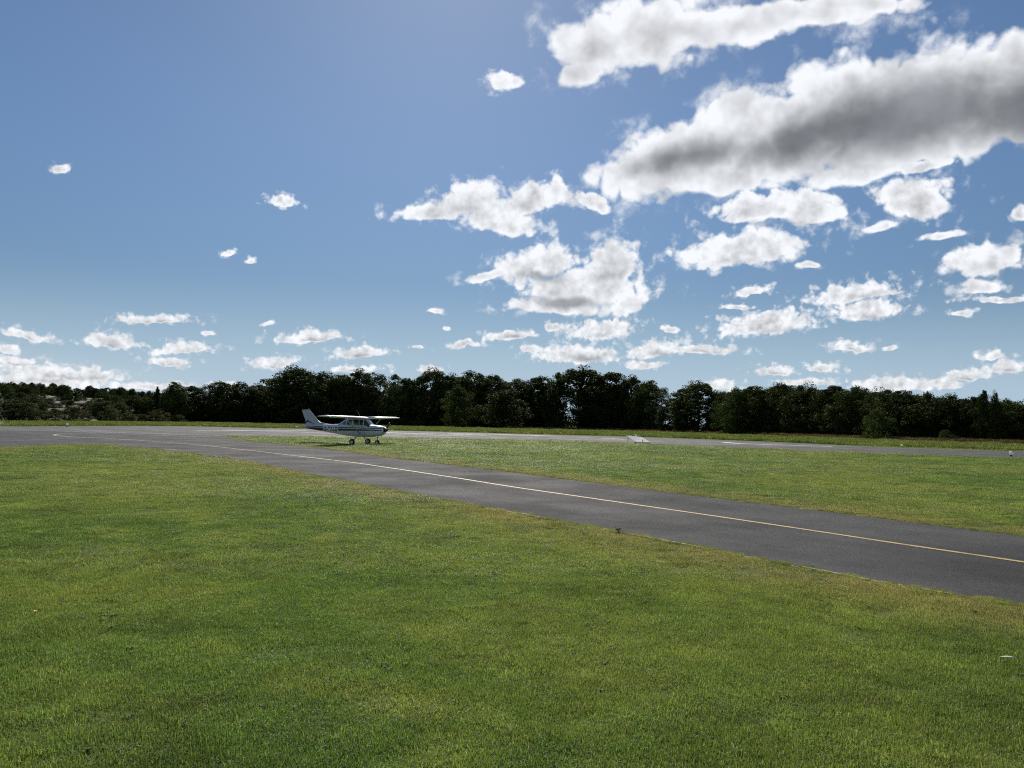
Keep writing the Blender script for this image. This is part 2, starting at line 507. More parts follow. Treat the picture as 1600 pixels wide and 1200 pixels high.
def paint_mat(name, col, wear=0.5):
    m, k, out = new_mat(name)
    pos = k.vmath('MULTIPLY', k.n('ShaderNodeNewGeometry').outputs['Position'], (1, 1, 0))
    w = k.noise(pos, 3.0, 8, 0.75)
    g = k.noise(pos, 120.0, 3, 0.6)
    f = k.ramp(k.math('ADD', w, k.math('MULTIPLY', g, 0.5)), wear + 0.28, wear + 0.5)
    c = k.mix(k.math('MULTIPLY', f, 0.9), col, (0.10, 0.095, 0.085))
    principled(k, out, Base_Color=c, Roughness=0.6, Specular_IOR_Level=0.4)
    return m

def leaf_mat(name, a, b, tr=0.22):
    m, k, out = new_mat(name)
    info = k.n('ShaderNodeObjectInfo')
    pos = k.n('ShaderNodeNewGeometry').outputs['Position']
    nz = k.noise(pos, 0.5, 4, 0.65)
    n2 = k.noise(pos, 3.0, 2, 0.6)
    c = k.mix(k.ramp(k.math('MULTIPLY_ADD', n2, 0.5, k.math('MULTIPLY', nz, 0.7)), 0.4, 0.8), a, b)
    c = k.vmath('SCALE', c, scale=k.ramp(info.outputs['Random'], 0, 1, 0.75, 1.2, False))
    p = k.n('ShaderNodeBsdfPrincipled')
    k.put(p.inputs['Base Color'], c)
    p.inputs['Roughness'].default_value = 0.7
    p.inputs['Specular IOR Level'].default_value = 0.08
    t = k.n('ShaderNodeBsdfTranslucent')
    k.put(t.inputs['Color'], k.vmath('MULTIPLY', c, (1.2, 1.25, 0.6)))
    mx = k.n('ShaderNodeMixShader'); mx.inputs[0].default_value = tr
    k.nt.links.new(p.outputs[0], mx.inputs[1]); k.nt.links.new(t.outputs[0], mx.inputs[2])
    k.nt.links.new(mx.outputs[0], out.inputs[0])
    return m

M_TURF = ground_mat()
M_BLADE = grass_blade_mat('grass_blades')
M_VERGE = grass_blade_mat('verge_grass', tr=0.32, lush=(0.085, 0.125, 0.028), yel=(0.15, 0.18, 0.045), gain=1.35)
M_DRY = grass_blade_mat('dry_stalks', tr=0.3, lush=(0.10, 0.065, 0.04), yel=(0.13, 0.085, 0.05), dryc=(0.16, 0.10, 0.06))
M_ASPH = asphalt_mat('taxiway_asphalt', (0.027, 0.0275, 0.0275), (0.043, 0.0435, 0.042), rough=(0.80, 0.92), streak=False, spec=0.22)
M_RUN = asphalt_mat('runway_asphalt', (0.030, 0.0285, 0.028), (0.050, 0.0475, 0.0455), rough=(0.76, 0.9), spec=0.26)
M_YELLOW = paint_mat('yellow_paint', (0.52, 0.36, 0.11), 0.44)
M_WHITE = paint_mat('white_paint', (0.78, 0.78, 0.76), 0.5)
M_FADED = paint_mat('faded_yellow_paint', (0.55, 0.48, 0.33), 0.36)
M_CONC = simple('concrete_edging', (0.34, 0.30, 0.23), 0.9, var=0.3, scale=9)
M_RUBBER_MARK = simple('tyre_rubber_mark', (0.022, 0.022, 0.023), 0.7, var=0.2)
M_LEAF = leaf_mat('oak_leaves', (0.025, 0.040, 0.010), (0.055, 0.070, 0.018))
M_LEAF2 = leaf_mat('ash_leaves', (0.034, 0.055, 0.014), (0.075, 0.092, 0.022))
M_LEAFB = leaf_mat('brown_tinged_leaves', (0.05, 0.05, 0.018), (0.095, 0.075, 0.03))
M_CON = leaf_mat('conifer_needles', (0.014, 0.026, 0.010), (0.03, 0.045, 0.016), tr=0.12)
M_BARK = simple('bark', (0.055, 0.042, 0.03), 0.9, var=0.35, scale=3)

# ------------------------------------------------------------------ ground, taxiway, runway
S = 9000.0
ground = tag(obj('ground', [(-S, -S, 0), (S, -S, 0), (S, S, 0), (-S, S, 0)], [(0, 1, 2, 3)], M_TURF), kind='structure')

NEAR_PX = [(-160,712),(0,700),(50,697.3),(110,694.4),(150,695),(200,698.5),(250,703),(300,709),(350,716),(390,722.5),(450,735),(500,745),(600,764),(700,783),
           (800,801),(900,820),(1000,838),(1100,857),(1200,877),(1300,896),(1400,914),(1500,931),(1600,949),(1800,986)]
FAR_PX = [(362,684.6),(400,690.5),(450,695),(500,700),(550,706.5),(600,714),(650,720),(700,725.5),(800,738),(900,750.5),(1000,763),(1100,776),(1200,788),
          (1300,800),(1450,819),(1600,838),(1800,864)]
RNEAR_PX = [(-160,668.0),(0,671.5),(100,673.7),(200,676.5),(280,678.6),(400,681.6),(600,683.8),(800,686.8),(1000,693.5),(1200,702),(1400,709.3),(1600,716.3),(1800,723.5)]
RFAR_PX = [(-160,665.6),(0,667),(100,666.4),(200,666),(300,666.6),(400,669.3),(600,673),(800,678.4),(1000,683.8),(1200,691),(1400,699.8),(1600,705.6),(1800,711.5)]
TREE_PX = [(-160,657.5),(0,658.6),(200,659),(300,659.8),(400,661),(600,665),(800,669),(1000,673.6),(1200,680.6),(1400,688.2),(1600,695),(1800,701)]

near_l = resample(catmull(gline(NEAR_PX), 6), 420)
far_l = resample(catmull(gline(FAR_PX), 6), 300)
rnear_l = resample(catmull(gline(RNEAR_PX), 6), 160)
rfar_l = resample(catmull(gline(RFAR_PX), 6), 160)
tree_l = resample(catmull(gline(TREE_PX), 6), 160)

def wob(P, amp, seed):
    r = np.random.default_rng(seed)
    n = len(P)
    j = np.convolve(r.normal(size=n + 8), np.ones(5) / 5, 'same')[4:n + 4]
    return offset_line(P, 0) + (offset_line(P, 1) - P) * (j * amp)[:, None]

# taxiway and apron: one sheet bounded by the two grass edges and the runway edge
i_tip = int(np.argmin(np.linalg.norm(rnear_l - np.array(gp(345, 680.3)[:2]), axis=1)))
poly = [tuple(p) for p in wob(near_l, 0.05, 1)] + [tuple(p) for p in wob(far_l, 0.06, 2)[::-1]] + [tuple(p + np.array([0.3, 0.6])) for p in rnear_l[:i_tip][::-1]]
import bmesh
def polygon_obj(name, pts, z, mat, parent=None):
    bm = bmesh.new()
    vs = [bm.verts.new((p[0], p[1], z)) for p in pts]
    f = bm.faces.new(vs)
    bm.normal_update()
    if f.normal.z < 0: f.normal_flip()
    bmesh.ops.triangulate(bm, faces=[f])
    me = bpy.data.meshes.new(name)
    bm.to_mesh(me); bm.free()
    me.materials.append(mat)
    o = bpy.data.objects.new(name, me); o.parent = parent
    COL.objects.link(o)
    return o
taxiway = tag(polygon_obj('taxiway', poly, 0.006, M_ASPH), kind='structure')
runway = tag(strip('runway', wob(rnear_l, 0.12, 3), wob(rfar_l, 0.2, 4), 0.012, M_RUN), kind='structure')

def line_obj(name, px, width, z, mat, parent, n=120):
    P = resample(catmull(gline(px), 8), n)
    return strip(name, offset_line(P, width / 2), offset_line(P, -width / 2), z, mat, parent)

YEL_PX = [(240,689.6),(300,694.5),(350,699.4),(400,705),(450,711),(500,716.8),(550,722.8),(600,730),(700,745),(800,761),(900,775.5),(1000,790),(1100,804.5),(1200,819.3),
          (1300,834.3),(1400,849.6),(1500,864.3),(1600,879),(1800,909)]
line_obj('centre_line', YEL_PX, 0.105, 0.0105, M_YELLOW, taxiway, 200)
line_obj('lead_off_line', [(240,689.6),(200,687.2),(160,684.7),(130,683.6),(108,682.3),(92,681.2),(85,680.1),(88,678.9),(100,677.8),(130,677.3),(180,678.2),(250,680.6),(330,683)], 0.22, 0.0107, M_FADED, taxiway, 120)
line_obj('tyre_mark', [(0,690),(60,687.5),(110,685.3),(180,683.4)], 0.35, 0.0100, M_RUBBER_MARK, taxiway, 30)
line_obj('tyre_mark', [(0,693.6),(30,692.6),(62,691.8)], 0.3, 0.0100, M_RUBBER_MARK, taxiway, 20)
line_obj('tyre_mark', [(255,701.6),(275,703.2)], 0.3, 0.0100, M_RUBBER_MARK, taxiway, 10)
line_obj('edge_line', [(-100,669.6),(0,672.1),(100,674.2),(200,676.9),(280,679),(330,680.4)], 0.35, 0.0165, M_WHITE, runway, 80)
line_obj('edge_line', [(334,680.6),(362,681.1)], 0.35, 0.0165, M_WHITE, runway, 10)
line_obj('edge_line', [(376,681.7),(400,682.1)], 0.35, 0.0165, M_WHITE, runway, 10)
for a in ([(305,673.5),(350,673.2),(400,672.6),(480,672.6)], [(600,675.8),(650,677.6),(700,678.4),(760,680.2)], [(700,677.2),(780,679),(862,681.4)],
          [(940,685.6),(980,686.5)], [(1130,691.2),(1160,693.4),(1220,695.4),(1300,698)]):
    line_obj('centre_dash', a, 0.85, 0.0170, M_WHITE, runway, 20)
line_obj('kerb_strip', [(376,683.0),(500,683.6),(600,684.6),(800,687.6),(1000,694.2),(1200,702.8),(1400,710.2),(1600,717.2),(1760,722.8)], 0.45, 0.020, simple('dry_pale_edging', (0.30, 0.28, 0.17), 0.9, var=0.45, scale=1.6), runway, 120)

# concrete edging along the near side of the taxiway, laid in lengths
edging = empty('taxiway_edging', tuple(gp(1000, 840)))
tag(edging, kind='structure')
seg_line = resample(offset_line(near_l, -0.01), 4000)
slen = np.concatenate([[0], np.cumsum(np.linalg.norm(np.diff(seg_line, axis=0), axis=1))])
ee = np.array(edging.location)
def stone_mesh():
    L, W, H = 0.905, 0.05, 0.16
    b = 0.006
    V = []
    for x in (-L / 2, L / 2):
        V += [(x, -W / 2, -H), (x, W / 2, -H), (x, W / 2, -b), (x, W / 2 - b, 0), (x, -W / 2 + b, 0), (x, -W / 2, -b)]
    Fc = [(i, (i + 1) % 6, 6 + (i + 1) % 6, 6 + i) for i in range(6)] + [tuple(range(5, -1, -1)), tuple(range(6, 12))]
    me = mesh_from('edging_stone', V, [f[::-1] for f in Fc]); me.materials.append(M_CONC)
    return me
sm = stone_mesh()
s = slen[int(np.argmin(np.linalg.norm(seg_line - np.array(gp(640, 772)[:2]), axis=1)))]
while s < slen[-1] - 1:
    p = np.array([np.interp(s, slen, seg_line[:, i]) for i in (0, 1)])
    q = np.array([np.interp(s + 0.9, slen, seg_line[:, i]) for i in (0, 1)])
    c = (p + q) / 2
    o = bpy.data.objects.new('edging_stone', sm)
    o.parent = edging
    o.location = Vector((c[0], c[1], 0.018 + random.uniform(-0.016, 0.008))) - Vector(ee)
    o.rotation_euler = (random.uniform(-.03, .03), random.uniform(-.008, .008), math.atan2(q[1] - p[1], q[0] - p[0]) + random.uniform(-.01, .01))
    COL.objects.link(o)
    s += 0.915

def text_mesh(txt):
    cu = bpy.data.curves.new('reg', 'FONT'); cu.body = txt; cu.align_x = 'CENTER'; cu.size = 1.0; cu.offset = 0.036; cu.space_character = 1.12; cu.resolution_u = 3
    to = bpy.data.objects.new('reg', cu); COL.objects.link(to)
    dg = bpy.context.evaluated_depsgraph_get()
    me = bpy.data.meshes.new_from_object(to.evaluated_get(dg))
    V = [tuple(v.co) for v in me.vertices]; Fc = [tuple(p.vertices) for p in me.polygons]
    bpy.data.objects.remove(to); bpy.data.curves.remove(cu); bpy.data.meshes.remove(me)
    return V, Fc
TV, TF = text_mesh('G-TALD')

# ------------------------------------------------------------------ scattering
def scatter(name, pts, rot, scl, idx, coll, attrs=None):
    me = bpy.data.meshes.new(name)
    n = len(pts)
    me.vertices.add(n)
    me.vertices.foreach_set('co', np.asarray(pts, np.float32).reshape(-1))
    def fa(nm, typ, data, key):
        a = me.attributes.new(nm, typ, 'POINT'); a.data.foreach_set(key, np.ascontiguousarray(data).reshape(-1))
    fa('rot', 'FLOAT_VECTOR', np.asarray(rot, np.float32), 'vector')
    fa('scl', 'FLOAT_VECTOR', np.asarray(scl, np.float32), 'vector')
    fa('idx', 'INT', np.asarray(idx, np.int32), 'value')
    for a, d in (attrs or {}).items():
        fa(a, 'FLOAT', np.asarray(d, np.float32), 'value')
    o = bpy.data.objects.new(name, me)
    COL.objects.link(o)
    ng = bpy.data.node_groups.new(name, 'GeometryNodeTree')
    ng.interface.new_socket('Geometry', in_out='INPUT', socket_type='NodeSocketGeometry')
    ng.interface.new_socket('Geometry', in_out='OUTPUT', socket_type='NodeSocketGeometry')
    N, L = ng.nodes, ng.links
    gi = N.new('NodeGroupInput'); go = N.new('NodeGroupOutput')
    ci = N.new('GeometryNodeCollectionInfo')
    ci.inputs['Collection'].default_value = coll
    ci.inputs['Separate Children'].default_value = True
    ci.inputs['Reset Children'].default_value = True
    ip = N.new('GeometryNodeInstanceOnPoints')
    ip.inputs['Pick Instance'].default_value = True
    def attr(nm, t):
        a = N.new('GeometryNodeInputNamedAttribute'); a.data_type = t
        a.inputs['Name'].default_value = nm
        return [s_ for s_ in a.outputs if s_.enabled and s_.name == 'Attribute'][0]
    L.new(gi.outputs[0], ip.inputs['Points'])
    L.new(ci.outputs[0], ip.inputs['Instance'])
    L.new(attr('idx', 'INT'), ip.inputs['Instance Index'])
    L.new(attr('rot', 'FLOAT_VECTOR'), ip.inputs['Rotation'])
    L.new(attr('scl', 'FLOAT_VECTOR'), ip.inputs['Scale'])
    L.new(ip.outputs[0], go.inputs[0])
    md = o.modifiers.new('scatter', 'NODES'); md.node_group = ng
    return o

def clump_collection(name, nvar, nblades, radius, hmin, hmax, wid, mat, lean=0.6, seed=1):
    coll = bpy.data.collections.new(name)
    for v in range(nvar):
        r = np.random.default_rng(seed * 100 + v)
        rad = radius * np.sqrt(r.random(nblades)); th = r.random(nblades) * 2 * np.pi
        base = np.stack([rad * np.cos(th), rad * np.sin(th), np.full(nblades, -0.004)], 1)
        h = r.uniform(hmin, hmax, nblades) * (1 - 0.25 * (rad / radius) ** 2)
        ln = np.abs(r.normal(0, lean, nblades)); la = r.random(nblades) * 2 * np.pi
        dirv = np.stack([np.cos(la), np.sin(la), np.zeros(nblades)], 1)
        fa = la + np.pi / 2 + r.normal(0, 0.5, nblades)
        side = np.stack([np.cos(fa), np.sin(fa), np.zeros(nblades)], 1)
        w = wid * r.uniform(0.6, 1.3, nblades)[:, None]
        upv = np.array([0, 0, 1.0])
        m1 = base + dirv * (h * ln * 0.30)[:, None] + upv * (h * 0.55 / np.sqrt(1 + 0.4 * ln ** 2))[:, None]
        tp = base + dirv * (h * ln * 0.95)[:, None] + upv * (h * 1.0 / np.sqrt(1 + 1.2 * ln ** 2))[:, None]
        V = np.stack([base - side * w / 2, base + side * w / 2, m1 + side * w * 0.42, m1 - side * w * 0.42,
                      m1 - side * w * 0.42, m1 + side * w * 0.42, tp + side * w * 0.06, tp - side * w * 0.06], 1).reshape(-1, 4, 3)
        me = quads_mesh(name, V, mat)
        tone = np.repeat(r.random(nblades), 8).astype(np.float32)
        a = me.attributes.new('tone', 'FLOAT', 'POINT'); a.data.foreach_set('value', tone)
        coll.objects.link(bpy.data.objects.new(name, me))
    return coll

def inside(poly2, P):
    x, y = P[:, 0], P[:, 1]
    c = np.zeros(len(P), bool)
    px, py = poly2[:, 0], poly2[:, 1]
    j = len(poly2) - 1
    for i in range(len(poly2)):
        if py[i] != py[j]:
            cond = ((py[i] > y) != (py[j] > y)) & (x < (px[j] - px[i]) * (y - py[i]) / (py[j] - py[i]) + px[i])
            c ^= cond
        j = i
    return c

def dist_line(P, Lr):
    out = np.empty(len(P))
    for i in range(0, len(P), 4000):
        out[i:i + 4000] = np.sqrt(((P[i:i + 4000, None, :] - Lr[None]) ** 2).sum(2)).min(1)
    return out

TAX = np.array(poly)
RUNP = np.concatenate([rnear_l, rfar_l[::-1]])
near_c = resample(near_l, 260); far_c = resample(far_l, 200); rn_c = resample(rnear_l, 120)

def wedge(n, d0, d1, rng, ha=0.80):
    """random spots on the ground in front of the viewer, density falling with distance squared"""
    d = np.sqrt(rng.random(n) * (d1 * d1 - d0 * d0) + d0 * d0)
    a = rng.uniform(-ha, ha, n)
    return np.stack([np.tan(a) * d, d], 1)

def lawn(name, label, coll, nv, bands):
    P = []; Sx = []; Sz = []
    for (n, d0, d1, sx, sz) in bands:
        p = wedge(n, d0, d1, RNG)
        P.append(p); Sx.append(np.full(n, sx)); Sz.append(np.full(n, sz))
    P = np.concatenate(P); Sx = np.concatenate(Sx); Sz = np.concatenate(Sz)
    keep = ~inside(TAX, P) & ~inside(RUNP, P)
    P, Sx, Sz = P[keep], Sx[keep], Sz[keep]
    dn = np.minimum(dist_line(P, near_c), dist_line(P, far_c))
    keep = dn > 0.06 * Sx / 0.8
    P, Sx, Sz, dn = P[keep], Sx[keep], Sz[keep], dn[keep]
    # small worn spots in the turf
    spots = wedge(70, 3.5, 17, RNG); sr = RNG.uniform(0.10, 0.22, 70)
    worn = np.zeros(len(P))
    for q, r_ in zip(spots, sr):
        worn = np.maximum(worn, (np.hypot(P[:, 0] - q[0], P[:, 1] - q[1]) < r_ + 0.06))
    keep = (worn < 0.5) | (RNG.random(len(P)) < 0.25)
    P, Sx, Sz, dn = P[keep], Sx[keep], Sz[keep], dn[keep]
    n = len(P)
    dry = np.clip(1.15 - dn / 1.7, 0, 1) * 0.9
    rr = RNG.uniform(0.8, 1.25, n)
    shr = np.where(dn < 0.28, 0.5, 1.0)
    tuft = np.where(RNG.random(n) < 0.12, 1.35, 1.0)
    scl = np.stack([Sx * rr * shr / tuft ** 0.5, Sx * rr * shr / tuft ** 0.5, Sz * RNG.uniform(0.6, 1.25, n) * tuft * np.where(dn < 0.3, 0.8, 1.0)], 1)
    rot = np.stack([RNG.normal(0, .07, n), RNG.normal(0, .07, n), RNG.random(n) * 6.283], 1)
    o = scatter(name, np.concatenate([P, np.zeros((n, 1))], 1), rot, scl, RNG.integers(0, nv, n), coll, {'dry': dry, 'tint': RNG.normal(1.0, 0.16, n)})
    return tag(o, label, 'grass', kind='stuff')

c_near = clump_collection('grass_clump', 6, 420, 0.24, 0.016, 0.045, 0.0048, M_BLADE, 0.8, 1)
lawn('mown_grass', 'short mown lawn grass on both sides of the taxiway', c_near, 6,
     [(9000, 2.6, 9.0, 0.75, 1.0), (9000, 8.5, 17.0, 1.0, 1.0), (9000, 16, 30.0, 1.7, 1.05), (7500, 29, 52, 2.9, 1.2), (6000, 50, 82, 4.2, 1.4)])

# low broad-leaved weeds in the turf
M_WEED = leaf_mat('weed_leaves', (0.11, 0.165, 0.045), (0.17, 0.22, 0.07), tr=0.45)
def rosettes():
    coll = bpy.data.collections.new('rosette')
    for v in range(3):
        r = np.random.default_rng(900 + v); Q = []
        for i in range(11):
            a = i * 2.4 + r.uniform(-.3, .3); L_ = r.uniform(.02, .042); wd = L_ * r.uniform(.22, .34); z0 = .018 + r.uniform(0, .012)
            c, s_ = math.cos(a), math.sin(a)
            Q.append([(0, 0, z0 - .012), (c * L_ * .55 - s_ * wd, s_ * L_ * .55 + c * wd, z0 + .006), (c * L_, s_ * L_, z0 - .004), (c * L_ * .55 + s_ * wd, s_ * L_ * .55 - c * wd, z0 + .006)])
        coll.objects.link(bpy.data.objects.new('rosette', quads_mesh('rosette', np.array(Q), M_WEED)))
    return coll
wq = wedge(700, 3.2, 16, RNG)
cen = wedge(60, 3.2, 14, RNG)
wq = np.concatenate([wq[:200], cen[RNG.integers(0, 60, 260)] + RNG.normal(0, .16, (260, 2))])
wq = wq[~inside(TAX, wq)]
nq = len(wq)
tag(scatter('lawn_weeds', np.concatenate([wq, np.zeros((nq, 1))], 1), np.stack([RNG.normal(0, .15, nq), RNG.normal(0, .15, nq), RNG.random(nq) * 6.28], 1),
            np.repeat(RNG.uniform(.6, 1.25, (nq, 1)), 3, 1), RNG.integers(0, 3, nq), rosettes()), 'small broad-leaved weeds dotted through the near lawn', 'weeds', kind='stuff')

# tufts creeping over the edges of the tarmac
def edge_tufts(name, label, lines, n):
    P = []
    for L_ in lines:
        i = RNG.integers(0, len(L_) - 1, n); f = RNG.random((n, 1))
        q = L_[i] * (1 - f) + L_[i + 1] * f
        nr = (offset_line(L_, 1) - L_)[i]
        if L_ is far_l: nr = -nr
        P.append(q + nr * RNG.normal(-0.005, 0.05, (n, 1)))
    P = np.concatenate(P); m = len(P)
    big = RNG.random(m) ** 3
    scl = np.stack([0.16 + 0.35 * big, 0.16 + 0.35 * big, RNG.uniform(0.5, 1.5, m)], 1)
    rot = np.stack([RNG.normal(0, .1, m), RNG.normal(0, .1, m), RNG.random(m) * 6.283], 1)
    o = scatter(name, np.concatenate([P, np.zeros((m, 1))], 1), rot, scl, RNG.integers(0, 6, m), c_near, {'dry': RNG.random(m) * 0.9, 'tint': RNG.normal(1, .2, m)})
    return tag(o, label, 'grass', kind='stuff')
def part_near(L_, d):
    return L_[np.linalg.norm(L_, axis=1) < d]
edge_tufts('edge_grass', 'ragged grass creeping over the taxiway edges', [near_l, far_l], 2600)

# tall verge grass between the runway and the trees, and the dry stalks at the foot of the wood
def verge(name, label, coll, nv, n, t0, t1, sx, sz, s0=0.0, s1=1.0, power=1.0):
    m = len(rfar_l)
    u = RNG.uniform(s0, s1, n) * (m - 1.001)
    i = u.astype(int); f = (u - i)[:, None]
    A = rfar_l[i] * (1 - f) + rfar_l[i + 1] * f
    # match by bearing with the tree foot line
    ba = np.arctan2(A[:, 0], A[:, 1]); tb = np.arctan2(tree_l[:, 0], tree_l[:, 1])
    o_ = np.argsort(tb)
    Tx = np.interp(ba, tb[o_], tree_l[o_, 0]); Ty = np.interp(ba, tb[o_], tree_l[o_, 1])
    t = (t0 + (t1 - t0) * RNG.random(n) ** power)[:, None]
    P = A * (1 - t) + np.stack([Tx, Ty], 1) * t
    nn = RNG.uniform(0.7, 1.35, n)
    scl = np.stack([sx * nn, sx * nn, sz * RNG.uniform(0.6, 1.3, n)], 1)
    rot = np.stack([RNG.normal(0, .05, n), RNG.normal(0, .05, n), RNG.random(n) * 6.283], 1)
    o = scatter(name, np.concatenate([P, np.zeros((n, 1))], 1), rot, scl, RNG.integers(0, nv, n), coll, {'dry': np.zeros(n), 'tint': RNG.normal(1.0, 0.12, n)})
    return tag(o, label, 'grass', kind='stuff')

c_tall = clump_collection('verge_clump', 4, 260, 0.7, 0.16, 0.42, 0.030, M_VERGE, 0.45, 2)
c_dry = clump_collection('dry_clump', 4, 240, 0.7, 0.3, 0.75, 0.030, M_DRY, 0.3, 3)
verge('verge_grass', 'taller green verge grass along the far side of the runway', c_tall, 4, 9000, 0.07, 0.95, 1.3, 1.0, 0.06, 1.0, 1.5)
verge('dry_weeds', 'brown dried weeds along the foot of the wood', c_dry, 4, 2600, 0.86, 1.0, 1.1, 1.0, 0.60, 1.0)

# ------------------------------------------------------------------ trees
def tube(path, radii, seg=7):
    V = []; Fc = []
    n = len(path)
    for i, (p, r) in enumerate(zip(path, radii)):
        p = np.array(p, float)
        t = np.array(path[min(i + 1, n - 1)], float) - np.array(path[max(i - 1, 0)], float)
        t /= np.linalg.norm(t) + 1e-9
        a = np.cross(t, (0.3, 1, 0.2)); a /= np.linalg.norm(a)
        b = np.cross(t, a)
        for j in range(seg):
            q = 2 * math.pi * j / seg
            V.append(tuple(p + r * (math.cos(q) * a + math.sin(q) * b)))
    for i in range(n - 1):
        for j in range(seg):
            Fc.append((i * seg + j, i * seg + (j + 1) % seg, (i + 1) * seg + (j + 1) % seg, (i + 1) * seg + j))
    Fc.append(tuple(range(seg))[::-1]); Fc.append(tuple((n - 1) * seg + j for j in range(seg)))
    return V, Fc

def join(parts):
    V = []; Fc = []
    for v, f in parts:
        o = len(V); V += list(v); Fc += [tuple(i + o for i in q) for q in f]
    return V, Fc

def tree_meshes(name, seed, H, Rad, mat, base=0.06, K=120, per=110, leaf=0.30, hole=None, kind='broad', fill=0.55):
    r = np.random.default_rng(seed)
    # lumpy envelope: a few big boughs
    nb = 9
    bough = []
    for i in range(nb):
        z = r.uniform(0.25, 0.82); a = i * 2.4 + r.uniform(-.4, .4)
        rr = Rad * r.uniform(0.25, 0.55) * (1.1 - 0.5 * z)
        bough.append((rr * math.cos(a), rr * math.sin(a), z * H, Rad * r.uniform(0.42, 0.62)))
    bough.append((r.normal(0, .12) * Rad, r.normal(0, .12) * Rad, H * 0.86, Rad * 0.52))
    C = []
    while len(C) < K:
        t = r.random(); a = r.random() * 2 * math.pi
        if kind == 'conifer':
            prof = (1 - t) ** 0.8 * (0.85 + 0.3 * math.sin(t * 34))
        elif kind == 'bush':
            prof = math.sqrt(max(0, 1 - (2 * t - 0.75) ** 2 / 1.6)) * (0.8 + 0.25 * math.sin(3 * a + seed) * math.sin(5 * t + seed))
        else:
            prof = (min(1.0, 0.62 + 1.3 * t) * math.sqrt(max(0.0, 1 - t ** 3.2))) * (0.84 + 0.2 * math.sin(2 * a + seed) + 0.12 * math.sin(5 * a + 7 * t + seed))
        q = max(0.05, prof) * Rad * (1 - (1 - math.sqrt(r.random())) * fill * 1.6) * (1.12 if r.random() < 0.14 else 1.0)
        z = base * H + t * (1 - base) * H * (0.97 + max(-.05, min(.06, r.normal(0, .03))))
        p = np.array([q * math.cos(a), q * math.sin(a), z])
        if hole is not None and any(np.hypot(p[0] - h[0] * Rad, 0) < h[2] * Rad and abs(p[2] - h[1] * H) < h[3] * H for h in hole) and r.random() < 0.9:
            continue
        C.append(p)
    C = np.array(C)
    rad = Rad * r.uniform(0.08, 0.25, K)
    tz = C[:, 2] / H
    rad *= np.where(tz > 0.85, 0.8, 1.0)
    n = K * per
    ci = np.repeat(np.arange(K), per)
    v = r.normal(size=(n, 3)); v /= np.linalg.norm(v, axis=1)[:, None]
    rr = rad[ci] * (0.35 + 0.65 * r.random(n) ** 0.5)
    P = C[ci] + v * rr[:, None] * np.array([1.15, 1.15, 0.8])
    P[:, 2] = np.maximum(P[:, 2], 0.05)
    nrm = v * 0.8 + r.normal(size=(n, 3)) * 0.7 + np.array([0, 0, 0.25])
    nrm /= np.linalg.norm(nrm, axis=1)[:, None]
    a = np.cross(nrm, r.normal(size=(n, 3))); a /= np.linalg.norm(a, axis=1)[:, None]
    b = np.cross(nrm, a)
    s = leaf * r.uniform(0.55, 1.3, n)[:, None]
    V = np.stack([P - a * s * 0.5, P + b * s * 0.34 + nrm * s * .08, P + a * s * 0.55, P - b * s * 0.34 + nrm * s * .08], 1)
    crown = quads_mesh(name + '_crown', V, mat)
    parts = []
    top = H * (0.9 if kind == 'conifer' else 0.72)
    path = [(0, 0, -0.2)] + [(r.normal(0, .03) * Rad, r.normal(0, .03) * Rad, top * q) for q in (.15, .35, .6, .8, 1)]
    r0 = H * 0.022 + 0.04
    parts.append(tube(path, [r0 * 1.35, r0, r0 * .82, r0 * .6, r0 * .4, r0 * .15], 8))
    for i in range(12 if kind != 'bush' else 5):
        c = C[r.integers(0, K)]
        z0 = max(0.12 * H, min(top * 0.9, c[2] - abs(r.normal(0.16, .06)) * H))
        mid = np.array([c[0] * .5 + r.normal(0, .1), c[1] * .5 + r.normal(0, .1), (z0 + c[2]) / 2 + 0.02 * H])
        parts.append(tube([(0, 0, z0), tuple(mid), tuple(c)], [r0 * .45, r0 * .28, r0 * .08], 5))
    V2, F2 = join(parts)
    trunk = mesh_from(name + '_trunk', V2, F2, True); trunk.materials.append(M_BARK)
    return crown, trunk, H, Rad

VAR = {}
for i in range(5):
    VAR['b%d' % i] = tree_meshes('broadleaf', 20 + i, 18, 8, (M_LEAF, M_LEAF2, M_LEAF, M_LEAF, M_LEAF2)[i], K=170, per=100, leaf=0.46)
VAR['g0'] = tree_meshes('gappy', 41, 18, 8, M_LEAF2, K=88, per=85, leaf=0.40, hole=[(-0.5, 0.52, 0.30, 0.14), (0.25, 0.45, 0.22, 0.09)], base=0.03)
VAR['g1'] = tree_meshes('gappy', 42, 18, 8, M_LEAF, K=86, per=85, leaf=0.40, hole=[(0.45, 0.50, 0.32, 0.12), (-0.3, 0.62, 0.2, 0.08)], base=0.03)
VAR['d0'] = tree_meshes('dense', 47, 18, 8, M_LEAF, K=230, per=110, leaf=0.46, base=0.02, fill=0.4)
VAR['w0'] = tree_meshes('woodland', 51, 9, 5.5, M_LEAF, K=150, per=110, leaf=0.26, base=0.02)
VAR['w1'] = tree_meshes('woodland', 52, 9, 5.5, M_LEAF2, K=150, per=110, leaf=0.26, base=0.02)
VAR['w2'] = tree_meshes('woodland', 53, 9, 5.5, M_LEAF, K=150, per=110, leaf=0.26, base=0.02)
VAR['c0'] = tree_meshes('conifer', 61, 14, 3, M_CON, K=110, per=90, leaf=0.28, kind='conifer')
VAR['s0'] = tree_meshes('bush', 71, 3.6, 2.6, M_LEAF2, K=70, per=110, leaf=0.14, kind='bush', base=0.02)
VAR['s1'] = tree_meshes('bush', 72, 3.6, 2.6, M_LEAFB, K=70, per=100, leaf=0.16, kind='bush', base=0.02)
VAR['s2'] = tree_meshes('bush', 73, 3.6, 2.6, M_LEAF, K=70, per=110, leaf=0.14, kind='bush', base=0.02)

